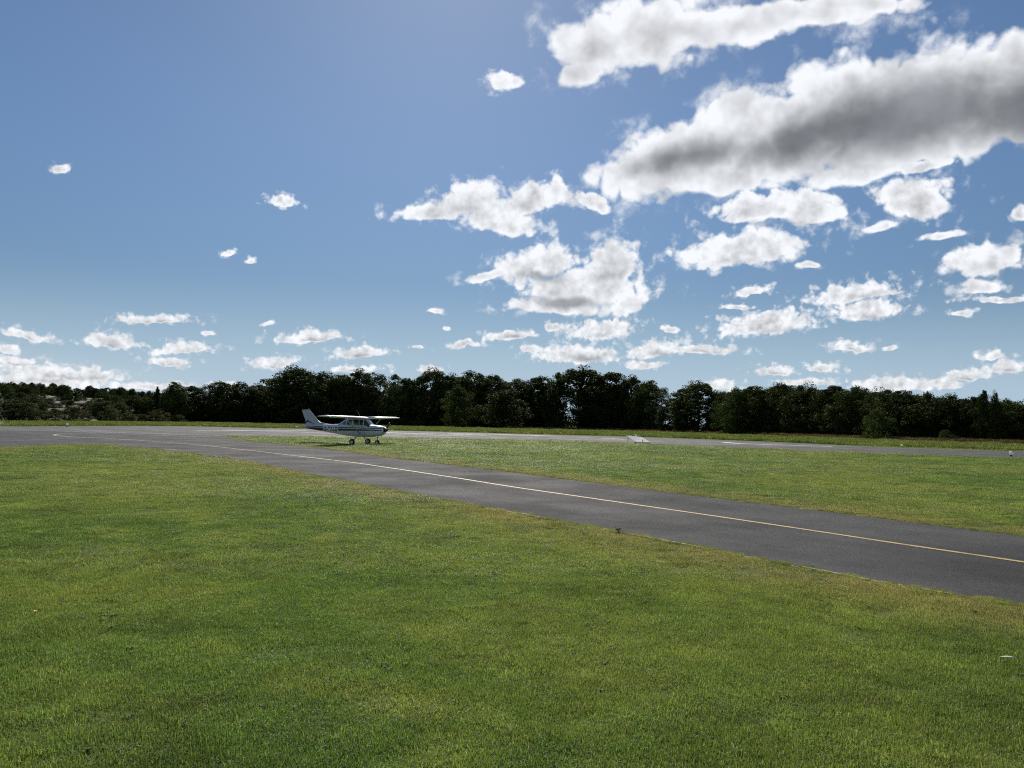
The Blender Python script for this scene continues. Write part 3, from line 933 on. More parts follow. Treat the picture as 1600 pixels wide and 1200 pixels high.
def base_y(x):
    return float(np.interp(x, [p[0] for p in TREE_PX], [p[1] for p in TREE_PX]))

def plant(var, x, top, hw, label, cat, group, name, dy=0.0, depth=None, z=0.0):
    """stand a tree or shrub on the ground; height and spread in metres follow from its distance"""
    crown, trunk, H, Rad = VAR[var]
    p = gp(x, base_y(x) + dy) if depth is None else None
    if depth is not None:
        d = ray(x, base_y(x)); p = Vector((d.x / d.y * depth, depth, z))
    if name != 'shrub':
        p = p * (1 + 0.75 * hw / F_PX)
        dist0 = p.y
    dist = p.y
    base_px = base_y(x) + dy
    h = CAM_H + (647 + 0.01746 * x - top) * dist / F_PX if depth is None else (CAM_H - z + (647 + 0.01746 * x - top) * dist / F_PX)
    w = hw * dist / F_PX
    root = empty(name, tuple(p), random.uniform(0, 6.28) if var[0] != 'g' else random.uniform(-.25, .25))
    root.scale = (w / Rad, w / Rad, h / H)
    tag(root, label, cat, group)
    for nm, me in (('trunk' if name != 'shrub' else 'stem', trunk), ('crown' if name != 'shrub' else 'foliage', crown)):
        o = bpy.data.objects.new(nm, me)
        o.parent = root
        COL.objects.link(o)
    return root

G1 = 'trees lining the far side of the runway'
G2 = 'shrubs at the edge of the airfield'
T = [
 # x, top, half width, variant, label, dy
 (273,599,22,'b1','pale-topped loose tree at the left end of the dark tree row',0),
 (300,602,24,'b0','dark tree, second from the left end of the tree row, before the small peak',0),
 (343,596,26,'b3','dark tree with a small pointed crown left of the dip before the big dome',0),
 (374,598,28,'b2','flat-topped dark tree between pointed crown and dip',0),
 (404,602,26,'b4','lower dark tree in the dip just left of the big dome',0),
 (432,590,30,'b0','left shoulder of the big domed tree left of the aircraft tail',-0.3),
 (463,577,40,'d0','large domed tree directly left above the aircraft fin',0),
 (500,582,34,'b2','broad dark tree directly above the aircraft tail fin',0),
 (531,585,30,'b3','dark tree above the raised wing tip of the aircraft',0),
 (562,581,32,'b4','dark tree with a white cloud behind its top, above the cabin',0),
 (592,583,30,'g1','loose tree with sky showing through, above the aircraft windscreen',0),
 (616,586,24,'g0','thin see-through tree above the aircraft nose',0),
 (636,590,17,'b0','narrow tree left of the notch that opens right of the aircraft',0),
 (674,580,31,'d0','tall rounded tree just right of the notch beside the aircraft',0),
 (706,588,26,'b4','darker tree between two taller crowns right of the notch',0),
 (738,581,34,'b2','tall round-topped tree second crown right of the notch',0),
 (768,586,30,'b3','tree sloping down right of the second tall crown',0),
 (716,605,22,'b4','smaller rounded tree standing before the tall crowns right of the notch',1.0),
 (785,608,30,'b0','brownish lower tree standing before the row at mid frame',1.0),
 (806,594,28,'b1','lower tree in the middle of the row, in the long dip',0),
 (842,588,30,'b3','left shoulder tree of the highest crown in the row',0),
 (872,583,22,'g0','see-through tree with bright gaps left of the highest crown',0),
 (905,577,40,'d0','highest broad crown in the tree row, right of mid frame',0),
 (950,581,40,'b0','broad dark tree right of the highest crown',0),
 (985,591,30,'b4','tree on the slope behind the white marker board',0),
 (1012,597,30,'b1','tree on the right slope, just right of the white marker board',0),
 (1034,604,24,'g1','see-through tree with bright gaps at the right end of the tall row',0),
 (1090,600,40,'d0','lone domed dark tree between two gaps right of the marker board',0),
 (1057,622,22,'d0','low tree filling the notch left of the lone domed tree',0),
 (1128,612,20,'b3','dark tree behind the left end of the dense wood',-0.6),
 (1150,608,26,'w1','leafy rounded tree that ends the dense wood on its left',0.6),
 (1182,606,34,'w0','second tree of the dense wood from its left end',0.3),
 (1222,601,38,'w1','tallest crown of the dense wood, third from its left end',0),
 (1262,603,36,'w2','fourth tree of the dense wood from its left end',0),
 (1300,606,36,'w0','fifth tree of the dense wood, left behind the lit round bush',0),
 (1338,606,36,'w1','tree of the dense wood just above the lit round bush',0),
 (1376,610,36,'w2','tree of the dense wood right above the lit round bush',0),
 (1414,613,36,'w0','tree of the dense wood midway between the two bushes',0),
 (1450,616,36,'w1','tree of the dense wood just left above the small dark bush',0),
 (1488,619,36,'w2','tree of the dense wood right above the small dark bush',0),
 (1522,623,34,'w0','low tree of the dense wood left of the twin narrow treetops',0),
 (1538,613,11,'w0','left of the twin narrow treetops near the right edge',0.2),
 (1556,615,10,'w2','right of the twin narrow treetops near the right edge',0.2),
 (1574,626,32,'w1','low tree of the wood just right of the twin narrow treetops',0),
 (1608,628,34,'w2','low tree of the wood cut by the right edge of the frame',0),
 # left end, in front of the fields
 (22,626,30,'b3','big dark tree at the left edge of the frame before the fields',0),
 (157,626,20,'b0','dark tree standing right of the brown field',0),
 (186,630,16,'b1','brown-green tree between field and the dark pair',0),
 (210,619,17,'b2','dark tree left of the slim conifer on the left',0),
 (227,622,14,'b4','small dark tree touching the slim conifer on the left',0),
]
for (x, top, hw, var, lab, dy) in T:
    tr = plant(var, x, top, hw * 1.42, lab, 'tree', G1, 'conifer_tree' if var == 'c0' else 'broadleaf_tree', dy)
plant('c0', 244, 605, 13, 'slim dark pointed conifer standing above the left trees', 'tree', G1, 'conifer_tree')
SH = [
 (46,638,13,'s0','pale green shrub beside the big dark tree at the left edge',0.2),
 (64,633,9,'s2','dark shrub standing against the brown field, left of its middle',0),
 (82,642,15,'s1','brownish shrub below the brown field on the left',0.2),
 (100,641,13,'s2','dark low shrub in the middle below the brown field',0.1),
 (116,636,10,'s2','dark upright shrub near the right end of the brown field',0),
 (131,644,13,'s1','brown shrub at the right end of the brown field',0.2),
 (172,638,15,'s0','olive shrub under the dark tree right of the field',0.3),
 (198,645,17,'s1','low brown-green shrub between the field and the slim conifer',0.3),
 (222,647,14,'s2','low dark shrub left under the slim conifer',0.3),
 (248,641,20,'s1','rounded grey-brown shrub under the slim conifer',0.4),
 (277,648,14,'s2','low shrub at the foot of the left end of the tree row',0.3),
 (653,655,8,'s0','small pale bush lit at the foot of the notch right of the aircraft',0.2),
 (953,665,6,'s0','tiny pale bush at the tree foot left of the marker board',0.1),
 (1148,640,14,'w1','tall leafy shrub clothing the left end of the dense wood',0.8),
 (1371,641,24,'s0','round sunlit bush standing clear before the dense wood',0.9),
 (1479,672,12,'s0','small dark green bush on the verge near the right edge',0.5),
 (1496,681,7,'s1','little yellow-brown bush right beside the small dark bush',0.4),
 (1283,680,12,'s1','low brown scrub at the foot of the wood left of the round bush',0.3),
]
for (x, top, hw, var, lab, dy) in SH:
    plant(var, x, top, hw * 1.15, lab, 'shrub', G2, 'shrub', dy)

# the mass of the wood behind its front row
c_wood = bpy.data.collections.new('wood_source')
for v in ('w0', 'w1', 'w2', 'b0', 'b2'):
    c_wood.objects.link(bpy.data.objects.new('wood_tree', VAR[v][0]))
wp, ws = [], []
for x in range(1140, 1720, 16):
    for back in (8, 15, 23, 33):
        x_ = x + random.uniform(-8, 8)
        b = gp(x_, base_y(x_)); d_ = b.y + back + random.uniform(-2, 2)
        top = np.interp(x_, [1140, 1222, 1300, 1400, 1520, 1720], [612, 605, 609, 615, 626, 640]) + 4
        h = CAM_H + (647 + 0.01746 * x_ - top) * d_ / F_PX
        dr = ray(x_, base_y(x_))
        wp.append((dr.x / dr.y * d_, d_, 0)); ws.append((0.9, 0.9, h / 9.0))
for x in list(range(262, 640, 15)) + list(range(660, 850, 17)) + list(range(920, 1010, 17)):
    for back in (16, 30):
        x_ = x + random.uniform(-6, 6)
        b = gp(x_, base_y(x_)); d_ = b.y + back
        top = np.interp(x_, [262, 410, 440, 460, 560, 640, 660, 740, 806, 850, 920, 1010], [612, 612, 600, 592, 596, 604, 600, 596, 606, 602, 594, 612]) + random.uniform(0, 14)
        h = CAM_H + (647 + 0.01746 * x_ - top) * d_ / F_PX
        dr = ray(x_, base_y(x_))
        wp.append((dr.x / dr.y * d_, d_, 0)); ws.append((1.2, 1.2, h / 9.0))
nw = len(wp)
tag(scatter('wood', wp, np.stack([np.zeros(nw), np.zeros(nw), RNG.random(nw) * 6.28], 1), ws, RNG.integers(0, 3, nw), c_wood),
    'dark mass of trees filling the wood behind its front row', 'wood', kind='stuff')

# ------------------------------------------------------------------ rolling fields far left
def hill_z(x, y):
    d = math.hypot(x, y)
    az = math.atan2(x, y)
    t = min(1, max(0, (d - 330) / 900)); t = t * t * (3 - 2 * t)
    crest = 25 + 5 * math.sin(az * 9 + 1.0) + 9 * min(1, max(0, (-az - 0.55) / 0.2))
    side = min(1, max(0, (-0.30 - az) / 0.16)); side = side * side * (3 - 2 * side)
    return t * crest * (0.10 + 0.90 * side) - 0.3
V = []; Fc = []
NA, ND = 60, 40
for i in range(NA):
    az = R(-62 + 60 * i / (NA - 1))
    for j in range(ND):
        d = 320 + (2600 - 320) * (j / (ND - 1)) ** 1.6
        x, y = math.sin(az) * d, math.cos(az) * d
        V.append((x, y, hill_z(x, y)))
for i in range(NA - 1):
    for j in range(ND - 1):
        Fc.append((i * ND + j, (i + 1) * ND + j, (i + 1) * ND + j + 1, i * ND + j + 1))
M_HILL = simple('hill_pasture', (0.06, 0.075, 0.024), 0.95, var=0.25, scale=0.012)
hill = tag(obj('hills', V, Fc, M_HILL, smooth=True), kind='structure')

def field(name, az0, az1, d0, d1, mat):
    V = []; n = 10
    for i in range(n):
        az = R(az0 + (az1 - az0) * i / (n - 1))
        for j in range(5):
            d = d0 + (d1 - d0) * j / 4
            x, y = math.sin(az) * d, math.cos(az) * d
            V.append((x, y, hill_z(x, y) + 0.35))
    Fc = [(i * 5 + j, (i + 1) * 5 + j, (i + 1) * 5 + j + 1, i * 5 + j + 1) for i in range(n - 1) for j in range(4)]
    return tag(obj(name, V, Fc, mat), kind='structure')
M_STUB = simple('stubble', (0.105, 0.072, 0.045), 0.95, var=0.2, scale=0.05)
M_STUB2 = simple('ploughed', (0.085, 0.068, 0.045), 0.95, var=0.2, scale=0.05)
M_PAST = simple('bright_pasture', (0.10, 0.13, 0.04), 0.95, var=0.15, scale=0.05)
field('stubble_field', -32.2, -28.6, 630, 690, M_STUB)
field('ploughed_field', -32.4, -28.6, 720, 790, M_STUB2)
field('pasture_field', -32.0, -28.2, 880, 960, M_PAST)

hp, hs = [], []
def far_tree(az, d, h, w):
    x, y = math.sin(R(az)) * d, math.cos(R(az)) * d
    hp.append((x, y, hill_z(x, y) - 0.5)); hs.append((w / 5.5, w / 5.5, h / 9.0))
for i in range(190):
    far_tree(random.uniform(-44, -17), random.uniform(1000, 1300), random.uniform(9, 15), random.uniform(7, 10))
for i in range(70):
    az = random.uniform(-44, -18)
    far_tree(az, random.uniform(835, 875) if not -32 < az < -28.3 else 985, random.uniform(8, 14), random.uniform(5, 8))
for i in range(30):
    far_tree(random.uniform(-42, -18), random.uniform(694, 706), random.uniform(2.5, 5), random.uniform(4, 6))
for az, h in ((-33.6, 13), (-32.6, 11), (-30.4, 14), (-29.9, 9), (-27.3, 16), (-26.6, 15), (-26.0, 13), (-25.2, 12), (-24.2, 14), (-23.5, 11), (-35.5, 14), (-36.5, 13)):
    far_tree(az, random.uniform(720, 800) if az > -28 or az < -33 else 800, h, h * 0.48)
for i in range(60):
    az = random.uniform(-44, -17)
    if not -32.6 < az < -28.2: far_tree(az, random.uniform(430, 660), random.uniform(5, 9), random.uniform(4, 6))
for i in range(120):
    az = random.choice((random.uniform(-46, -32.2), random.uniform(-28.6, -17)))
    far_tree(az, random.uniform(540, 960), random.uniform(7, 13), random.uniform(5, 8))
for i in range(30):
    far_tree(random.uniform(-34, -27), random.uniform(430, 520), random.uniform(2.5, 5), random.uniform(3, 5))
for i in range(26):
    far_tree(random.uniform(-32.8, -28.0), random.choice((random.uniform(590, 625), random.uniform(700, 716), random.uniform(795, 860))), random.uniform(3.5, 7), random.uniform(4, 6))
nh = len(hp)
tag(scatter('far_woodland', hp, np.stack([np.zeros(nh), np.zeros(nh), RNG.random(nh) * 6.28], 1), hs, RNG.integers(0, 3, nh), c_wood),
    'distant hedges and woods on the hills at the left', 'wood', kind='stuff')

# ------------------------------------------------------------------ the parked light aircraft
def paint_white(name, stripes=False):
    m, k, out = new_mat(name)
    tc = k.n('ShaderNodeTexCoord').outputs['Object']
    nz = k.noise(tc, 3.0, 6, 0.65)
    c = k.mix(k.ramp(nz, 0.35, 0.7), (0.74, 0.74, 0.72), (0.80, 0.80, 0.79))
    if stripes:
        x, y, z = k.sep(tc)
        navy = (0.022, 0.022, 0.040)
        def band(zc, hw):
            return k.math('LESS_THAN', k.math('ABSOLUTE', k.math('SUBTRACT', z, zc)), hw)
        zc1 = k.ramp(x, -4.8, 2.1, 1.275, 1.22, False); hw1 = k.ramp(x, -4.8, 2.0, 0.050, 0.026, False)
        zc2 = k.ramp(x, -4.8, 2.1, 1.08, 1.09, False); hw2 = k.ramp(x, -4.8, 2.0, 0.125, 0.034, False)
        f = k.math('MAXIMUM', band(zc1, hw1), band(zc2, hw2))
        f = k.math('MULTIPLY', f, k.math('LESS_THAN', x, 2.02))
        c = k.mix(f, c, navy)
    p = principled(k, out, Base_Color=c, Roughness=0.32, Specular_IOR_Level=0.5)
    return m
A_WHITE = paint_white('aircraft_white_paint')
A_BODY = paint_white('aircraft_striped_paint', True)
A_GREY = simple('aircraft_fin_grey', (0.52, 0.54, 0.55), 0.4, var=0.05)
A_DARK = simple('aircraft_navy_paint', (0.02, 0.021, 0.036), 0.4)
A_BLACK = simple('tyre_rubber', (0.02, 0.02, 0.021), 0.8)
A_METAL = simple('brushed_alloy', (0.55, 0.55, 0.56), 0.35, metal=0.9)
A_SEAT = simple('seat_cloth', (0.05, 0.05, 0.06), 0.9)
A_PROP = simple('propeller_black', (0.03, 0.03, 0.032), 0.45)
A_RED = simple('beacon_red', (0.45, 0.03, 0.02), 0.3)
A_AMBER = simple('light_lens', (0.7, 0.72, 0.7), 0.2)
def glass_mat():
    m, k, out = new_mat('aircraft_glazing')
    g = k.n('ShaderNodeBsdfGlossy'); g.inputs['Roughness'].default_value = 0.04
    t = k.n('ShaderNodeBsdfTransparent'); t.inputs['Color'].default_value = (0.50, 0.60, 0.61, 1)
    fr = k.n('ShaderNodeFresnel'); fr.inputs['IOR'].default_value = 1.5
    mx = k.n('ShaderNodeMixShader')
    k.put(mx.inputs[0], k.math('MULTIPLY_ADD', fr.outputs[0], 0.6, 0.02))
    k.nt.links.new(t.outputs[0], mx.inputs[1]); k.nt.links.new(g.outputs[0], mx.inputs[2])
    k.nt.links.new(mx.outputs[0], out.inputs[0])
    return m
A_GLASS = glass_mat()

# x, bottom, top, half width, sill, window top   (nose to tail, metres)
ST = [(2.06, .92, 1.30, .24, 1.14, 1.22), (2.02, .84, 1.36, .36, 1.15, 1.26), (1.90, .75, 1.40, .43, 1.17, 1.31), (1.60, .66, 1.43, .47, 1.20, 1.34), (1.25, .61, 1.46, .49, 1.24, 1.38),
      (1.02, .59, 1.49, .51, 1.30, 1.42), (0.78, .58, 1.74, .52, 1.38, 1.58), (0.58, .575, 1.95, .52, 1.42, 1.80), (0.50, .57, 2.00, .52, 1.42, 1.82), (0.05, .565, 2.04, .52, 1.42, 1.84), (-0.36, .57, 2.05, .52, 1.42, 1.84),
      (-0.46, .58, 2.04, .52, 1.42, 1.84), (-0.90, .61, 2.00, .50, 1.43, 1.82), (-0.98, .615, 1.96, .495, 1.43, 1.80), (-1.35, .66, 1.74, .46, 1.42, 1.62), (-1.72, .71, 1.52, .42, 1.38, 1.47), (-1.80, .72, 1.50, .41, 1.36, 1.44),
      (-2.4, .80, 1.48, .33, 1.32, 1.42), (-3.2, .91, 1.45, .24, 1.30, 1.40), (-4.0, 1.01, 1.42, .15, 1.28, 1.37), (-4.5, 1.07, 1.39, .09, 1.27, 1.35), (-4.78, 1.12, 1.34, .04, 1.25, 1.31)]
def section(st):
    x, zb, zt, hw, zs, zw = st
    h = zs - zb
    half = [(0.0, zb), (0.45 * hw, zb + 0.01), (0.74 * hw, zb + 0.09 * h), (0.92 * hw, zb + 0.26 * h), (hw, zb + 0.5 * h), (hw, zb + 0.75 * h), (0.985 * hw, zs), (0.90 * hw, zw), (0.70 * hw, zt - 0.25 * (zt - zw)), (0.35 * hw, zt - 0.03 * (zt - zw)), (0.0, zt)]
    pts = [(x, -w, z) for w, z in half] + [(x, w, z) for w, z in half[-2:0:-1]]
    return pts
NSEC = len(section(ST[0]))
plane = empty('light_aircraft', tuple(gp(562.5, 694.4)), R(-20.0))
tag(plane, 'white high-wing light aircraft with dark stripes, G-TALD, parked on the grass', 'aircraft')

AV = [p for st in ST for p in section(st)]
faces = {}
for i in range(len(ST) - 1):
    for j in range(NSEC):
        faces[(i, j)] = (i * NSEC + j, i * NSEC + (j + 1) % NSEC, (i + 1) * NSEC + (j + 1) % NSEC, (i + 1) * NSEC + j)
HALF = 10                       # index of the roof line point
mir = lambda j: NSEC - 1 - j    # the face on the other side
win = {'windscreen': [(i, j) for i in (5, 6) for j in (7, 8, 9, mir(7), mir(8), mir(9))] + [(5, 6), (5, mir(6)), (6, 6), (6, mir(6))],
       'door_window_r': [(i, 6) for i in (8, 9)], 'door_window_l': [(i, mir(6)) for i in (8, 9)],
       'rear_side_window_r': [(i, 6) for i in (13, 14)] + [(11, 6)], 'rear_side_window_l': [(i, mir(6)) for i in (13, 14)] + [(11, mir(6))],
       'rear_window': [(i, j) for i in (13, 14) for j in (7, 8, 9, mir(7), mir(8), mir(9))]}
cut = {f for l in win.values() for f in l}
body_f = [f[::-1] for kx, f in faces.items() if kx not in cut] + [tuple(range(NSEC)), tuple((len(ST) - 1) * NSEC + j for j in range(NSEC))[::-1]]
body = obj('fuselage', AV, body_f, A_BODY, plane, smooth=True)
for nm, l in win.items():
    ids = sorted({v for f in l for v in faces[f]})
    mp = {v: i for i, v in enumerate(ids)}
    obj(nm.replace('_r', '', 1) if nm.endswith('_r') else nm[:-2] if nm.endswith('_l') else nm, [AV[v] for v in ids], [tuple(mp[v] for v in faces[f])[::-1] for f in l], A_GLASS, body, smooth=True)
for o in list(body.children):
    if o.name.split('.')[0] in ('doorwindow', 'door_window_r'): o.name = 'door_window'
    if o.name.startswith('rear_side_window'): o.name = 'rear_side_window'
    if o.name.startswith('rearside'): o.name = 'rear_side_window'

def hw_at(x, z):
    """half width of the hull at a station and height"""
    xs = [s_[0] for s_ in ST]
    i = max(0, min(len(ST) - 2, next((q for q in range(len(ST) - 1) if xs[q + 1] <= x), len(ST) - 2)))
    f = (xs[i] - x) / (xs[i] - xs[i + 1])
    def w(st):
        pr = section(st)[:11]
        return float(np.interp(z, [p[2] for p in pr], [-p[1] for p in pr]))
    return w(ST[i]) * (1 - f) + w(ST[i + 1]) * f

def box(cx, cy, cz, sx, sy, sz):
    V = [(cx + a * sx / 2, cy + b * sy / 2, cz + c * sz / 2) for a in (-1, 1) for b in (-1, 1) for c in (-1, 1)]
    return V, [(0, 1, 3, 2), (4, 6, 7, 5), (0, 4, 5, 1), (2, 3, 7, 6), (0, 2, 6, 4), (1, 5, 7, 3)]

# cabin door outline, seats, floor
for sgn in (-1, 1):
    V = []; Fc = []
    outl = [(0.62, .72), (0.62, 1.36), (-0.40, 1.36), (-0.40, .72)]
    pts = []
    for q in range(4):
        a, b = outl[q], outl[(q + 1) % 4]
        for t in np.linspace(0, 1, 6)[:-1]:
            pts.append((a[0] + (b[0] - a[0]) * t, a[1] + (b[1] - a[1]) * t))
    cx, cz = 0.11, 1.04
    for e, off in ((1.0, 0.003), (0.975, 0.003)):
        for (x, z) in pts:
            x2, z2 = cx + (x - cx) * e, cz + (z - cz) * e
            V.append((x2, sgn * (hw_at(x2, z2) + off), z2))
    n = len(pts)
    Fc = [(i, (i + 1) % n, n + (i + 1) % n, n + i) for i in range(n)]
    d_ = obj('door_seam', V, Fc if sgn < 0 else [f[::-1] for f in Fc], A_DARK, plane)
    hv, hf = box(-0.28, sgn * (hw_at(-0.28, 1.3) + 0.012), 1.30, 0.12, 0.02, 0.025)
    obj('door_handle', hv, hf, A_METAL, plane)
for sgn in (-1, 1):
    obj('seat', *join([box(-0.15, sgn * .25, .92, .45, .42, .12), box(-0.42, sgn * .25, 1.16, .10, .40, .5)]), A_SEAT, body)
obj('instrument_panel', *box(0.86, 0, 1.32, .08, .9, .26), A_BLACK, body)

# registration on a pale panel on both flanks
tx = [v[0] for v in TV]; ty = [v[1] for v in TV]
for sgn in (-1, 1):
    x0, x1, z0, z1 = -3.12, -1.66, 0.915, 1.325
    V = []
    for i in range(13):
        for j in range(7):
            x, z = x0 + (x1 - x0) * i / 12, z0 + (z1 - z0) * j / 6
            V.append((x, sgn * (hw_at(x, z) + 0.006), z))
    Fc = [(i * 7 + j, (i + 1) * 7 + j, (i + 1) * 7 + j + 1, i * 7 + j + 1) for i in range(12) for j in range(6)]
    pn = obj('registration_panel', V, Fc if sgn < 0 else [f[::-1] for f in Fc], A_WHITE, plane, smooth=True)
    V = []
    for (u, v, _) in TV:
        t = (u - min(tx)) / (max(tx) - min(tx)); t2 = (v - min(ty)) / (max(ty) - min(ty))
        x = (-3.06 + 1.34 * t) if sgn < 0 else (-1.72 - 1.34 * t)
        z = 0.955 + 0.33 * t2
        V.append((x, sgn * (hw_at(x, z) + 0.014), z))
    obj('registration_letters', V, TF if sgn < 0 else TF, A_DARK, pn)

# wings
def airfoil(n=10, t=0.12):
    up = []; lo = []
    for i in range(n + 1):
        c = 0.5 * (1 - math.cos(math.pi * i / n))
        yt = 5 * t * (0.2969 * math.sqrt(c) - 0.126 * c - 0.3516 * c ** 2 + 0.2843 * c ** 3 - 0.1036 * c ** 4)
        cam_ = 0.02 * (1 - (2 * c - 0.9) ** 2)
        up.append((c, cam_ + yt)); lo.append((c, cam_ - yt))
    return up[::-1] + lo[1:-1]
AF = airfoil()
def wing_loft(stations):
    V = []; n = len(AF)
    for (y, xle, ch, z, tk) in stations:
        V += [(xle - c * ch, y, z + h * ch * tk) for c, h in AF]
    Fc = []
    for i in range(len(stations) - 1):
        for j in range(n):
            Fc.append((i * n + j, i * n + (j + 1) % n, (i + 1) * n + (j + 1) % n, (i + 1) * n + j))
    Fc.append(tuple(range(n))); Fc.append(tuple((len(stations) - 1) * n + j for j in range(n)))
    return V, Fc
def fix_normals(o):
    bm = bmesh.new(); bm.from_mesh(o.data); bmesh.ops.recalc_face_normals(bm, faces=bm.faces[:]); bm.to_mesh(o.data); bm.free()
for sgn in (-1, 1):
    w = obj('wing', *wing_loft([(sgn * y, xl, ch, z, tk) for y, xl, ch, z, tk in ((0.0, .70, 1.63, 1.965, 1), (2.6, .70, 1.63, 2.00, 1), (4.75, .63, 1.17, 2.035, 1), (5.0, .58, 1.08, 2.04, .85), (5.1, .50, .92, 2.05, .4))]), A_WHITE, plane, smooth=True)
    fix_normals(w)
    # flap and aileron edges, tip light, strut
    for nm, ya, yb, xa, xb in (('flap', .55, 2.62, -.52, -.935), ('aileron', 2.68, 4.70, -.40, -.80)):
        zz = 1.985 if nm == 'flap' else 2.03
        dz = -0.035 if nm == 'flap' else -0.012
        v = [(xa, sgn * ya, zz + .055), (xa, sgn * yb, zz + .06), (xb if nm == 'flap' else -.90, sgn * ya, zz + dz + .012), (xb if nm == 'flap' else -.60, sgn * yb, zz + dz + .02),
             (xa, sgn * ya, zz - .05), (xa, sgn * yb, zz - .04), (xb if nm == 'flap' else -.90, sgn * ya, zz + dz), (xb if nm == 'flap' else -.60, sgn * yb, zz + dz + .008)]
        fl = obj(nm, v, [(0, 1, 3, 2), (4, 6, 7, 5), (0, 4, 5, 1), (2, 3, 7, 6), (0, 2, 6, 4), (1, 5, 7, 3)], A_WHITE, w); fix_normals(fl)
    obj('tip_light', *box(.48, sgn * 5.09, 2.06, .14, .05, .05), A_AMBER, w)
    sv, sf = tube([(.28, sgn * .50, .80), (.30, sgn * 1.5, 1.36), (.24, sgn * 2.60, 1.965)], [.035, .042, .035], 8)
    st_o = obj('wing_strut', sv, sf, A_GREY, plane, smooth=True)
# tail
def slab(outline, th, axis='y', center=0.0):
    n = len(outline)
    cx = sum(p[0] for p in outline) / n; cz = sum(p[1] for p in outline) / n
    V = []
    for e, d_ in ((1.0, 0.0), (0.90, th / 2)):
        for sg in ((-1,) if d_ == 0 else (-1, 1)):
            for (a, b) in outline:
                a2, b2 = cx + (a - cx) * e, cz + (b - cz) * e
                V.append((a2, center + sg * d_, b2) if axis == 'y' else (a2, b2, center + sg * d_))
    Fc = []
    for i in range(n):
        j = (i + 1) % n
        Fc.append((i, j, n + j, n + i)); Fc.append((j, i, 2 * n + i, 2 * n + j))
    Fc.append(tuple(n + i for i in range(n))); Fc.append(tuple(2 * n + i for i in range(n))[::-1])
    return V, Fc
fin = obj('fin', *slab([(-2.75, 1.46), (-3.45, 1.56), (-3.72, 1.72), (-4.58, 2.58), (-4.90, 2.585), (-4.66, 2.0), (-4.62, 1.36), (-3.6, 1.40)], .10), A_GREY, plane); fix_normals(fin)
rud = obj('rudder', *slab([(-4.67, 2.0), (-4.905, 2.56), (-5.24, 2.55), (-5.03, 2.05), (-4.86, 1.75), (-4.98, 1.20), (-4.80, 1.14), (-4.63, 1.38)], .07), A_GREY, plane); fix_normals(rud)
obj('fin_band', *slab([(-3.98, 1.46), (-4.10, 1.46), (-4.60, 1.78), (-4.60, 1.62)], .125), A_DARK, fin)
obj('rudder_band', *slab([(-4.66, 1.80), (-4.64, 1.64), (-4.90, 1.40), (-4.90, 1.62)], .10), A_DARK, rud)
bv, bf = tube([(-4.66, 0, 2.57), (-4.66, 0, 2.62), (-4.66, 0, 2.65)], [.04, .045, .02], 8)
obj('beacon', bv, bf, A_RED, fin)
for sgn in (-1, 1):
    hs_ = obj('tailplane', *slab([(-3.92, sgn * .08), (-4.10, sgn * 1.42), (-4.20, sgn * 1.52), (-4.46, sgn * 1.52), (-4.46, sgn * .06)], .08, 'z', 1.24), A_GREY, plane); fix_normals(hs_)
    el_ = obj('elevator', *slab([(-4.48, sgn * .10), (-4.48, sgn * 1.50), (-4.76, sgn * 1.46), (-4.92, sgn * .22)], .05, 'z', 1.235), A_GREY, hs_); fix_normals(el_)
# undercarriage
def wheel(cx, cy, r, w, parent):
    V = []; Fc = []; N = 20
    prof = [(r * .52, -w * .46), (r * .80, -w * .5), (r * .95, -w * .32), (r, 0), (r * .95, w * .32), (r * .80, w * .5), (r * .52, w * .46)]
    m_ = len(prof)
    for i in range(N):
        a = 2 * math.pi * i / N
        for rr, yy in prof: V.append((cx + rr * math.cos(a), cy + yy, r - .008 + rr * math.sin(a)))
    for i in range(N):
        for j in range(m_):
            Fc.append((i * m_ + j, ((i + 1) % N) * m_ + j, ((i + 1) % N) * m_ + (j + 1) % m_, i * m_ + (j + 1) % m_))
    t = obj('tyre', V, Fc, A_BLACK, parent, smooth=True); fix_normals(t)
    V = []; Fc = []
    for yy, rr in ((-w * .42, r * .54), (-w * .30, r * .2), (w * .30, r * .2), (w * .42, r * .54)):
        for i in range(N):
            a = 2 * math.pi * i / N
            V.append((cx + rr * math.cos(a), cy + yy, r - .008 + rr * math.sin(a)))
    for q in range(3):
        for i in range(N):
            Fc.append((q * N + i, q * N + (i + 1) % N, (q + 1) * N + (i + 1) % N, (q + 1) * N + i))
    Fc.append(tuple(range(N, 2 * N))); Fc.append(tuple(range(2 * N, 3 * N)))
    rm = obj('rim', V, Fc, A_METAL, parent); fix_normals(rm)
for sgn in (-1, 1):
    lv, lf = tube([(-.02, sgn * .36, .66), (-.02, sgn * .62, .52), (0, sgn * .92, .30), (0, sgn * 1.04, .215)], [.055, .048, .04, .035], 8)
    g = obj('main_gear_leg', lv, lf, A_WHITE, plane, smooth=True)
    wheel(0, sgn * 1.12, .225, .15, g)
nv, nf = join([tube([(1.50, 0, .75), (1.47, 0, .45), (1.46, 0, .36)], [.045, .04, .035], 8), tube([(1.46, -.085, .36), (1.47, -.085, .19)], [.022, .02], 6), tube([(1.46, .085, .36), (1.47, .085, .19)], [.022, .02], 6), box(1.46, 0, .37, .05, .2, .04)])
g = obj('nose_gear_leg', nv, nf, A_METAL, plane)
wheel(1.47, 0, .19, .125, g)
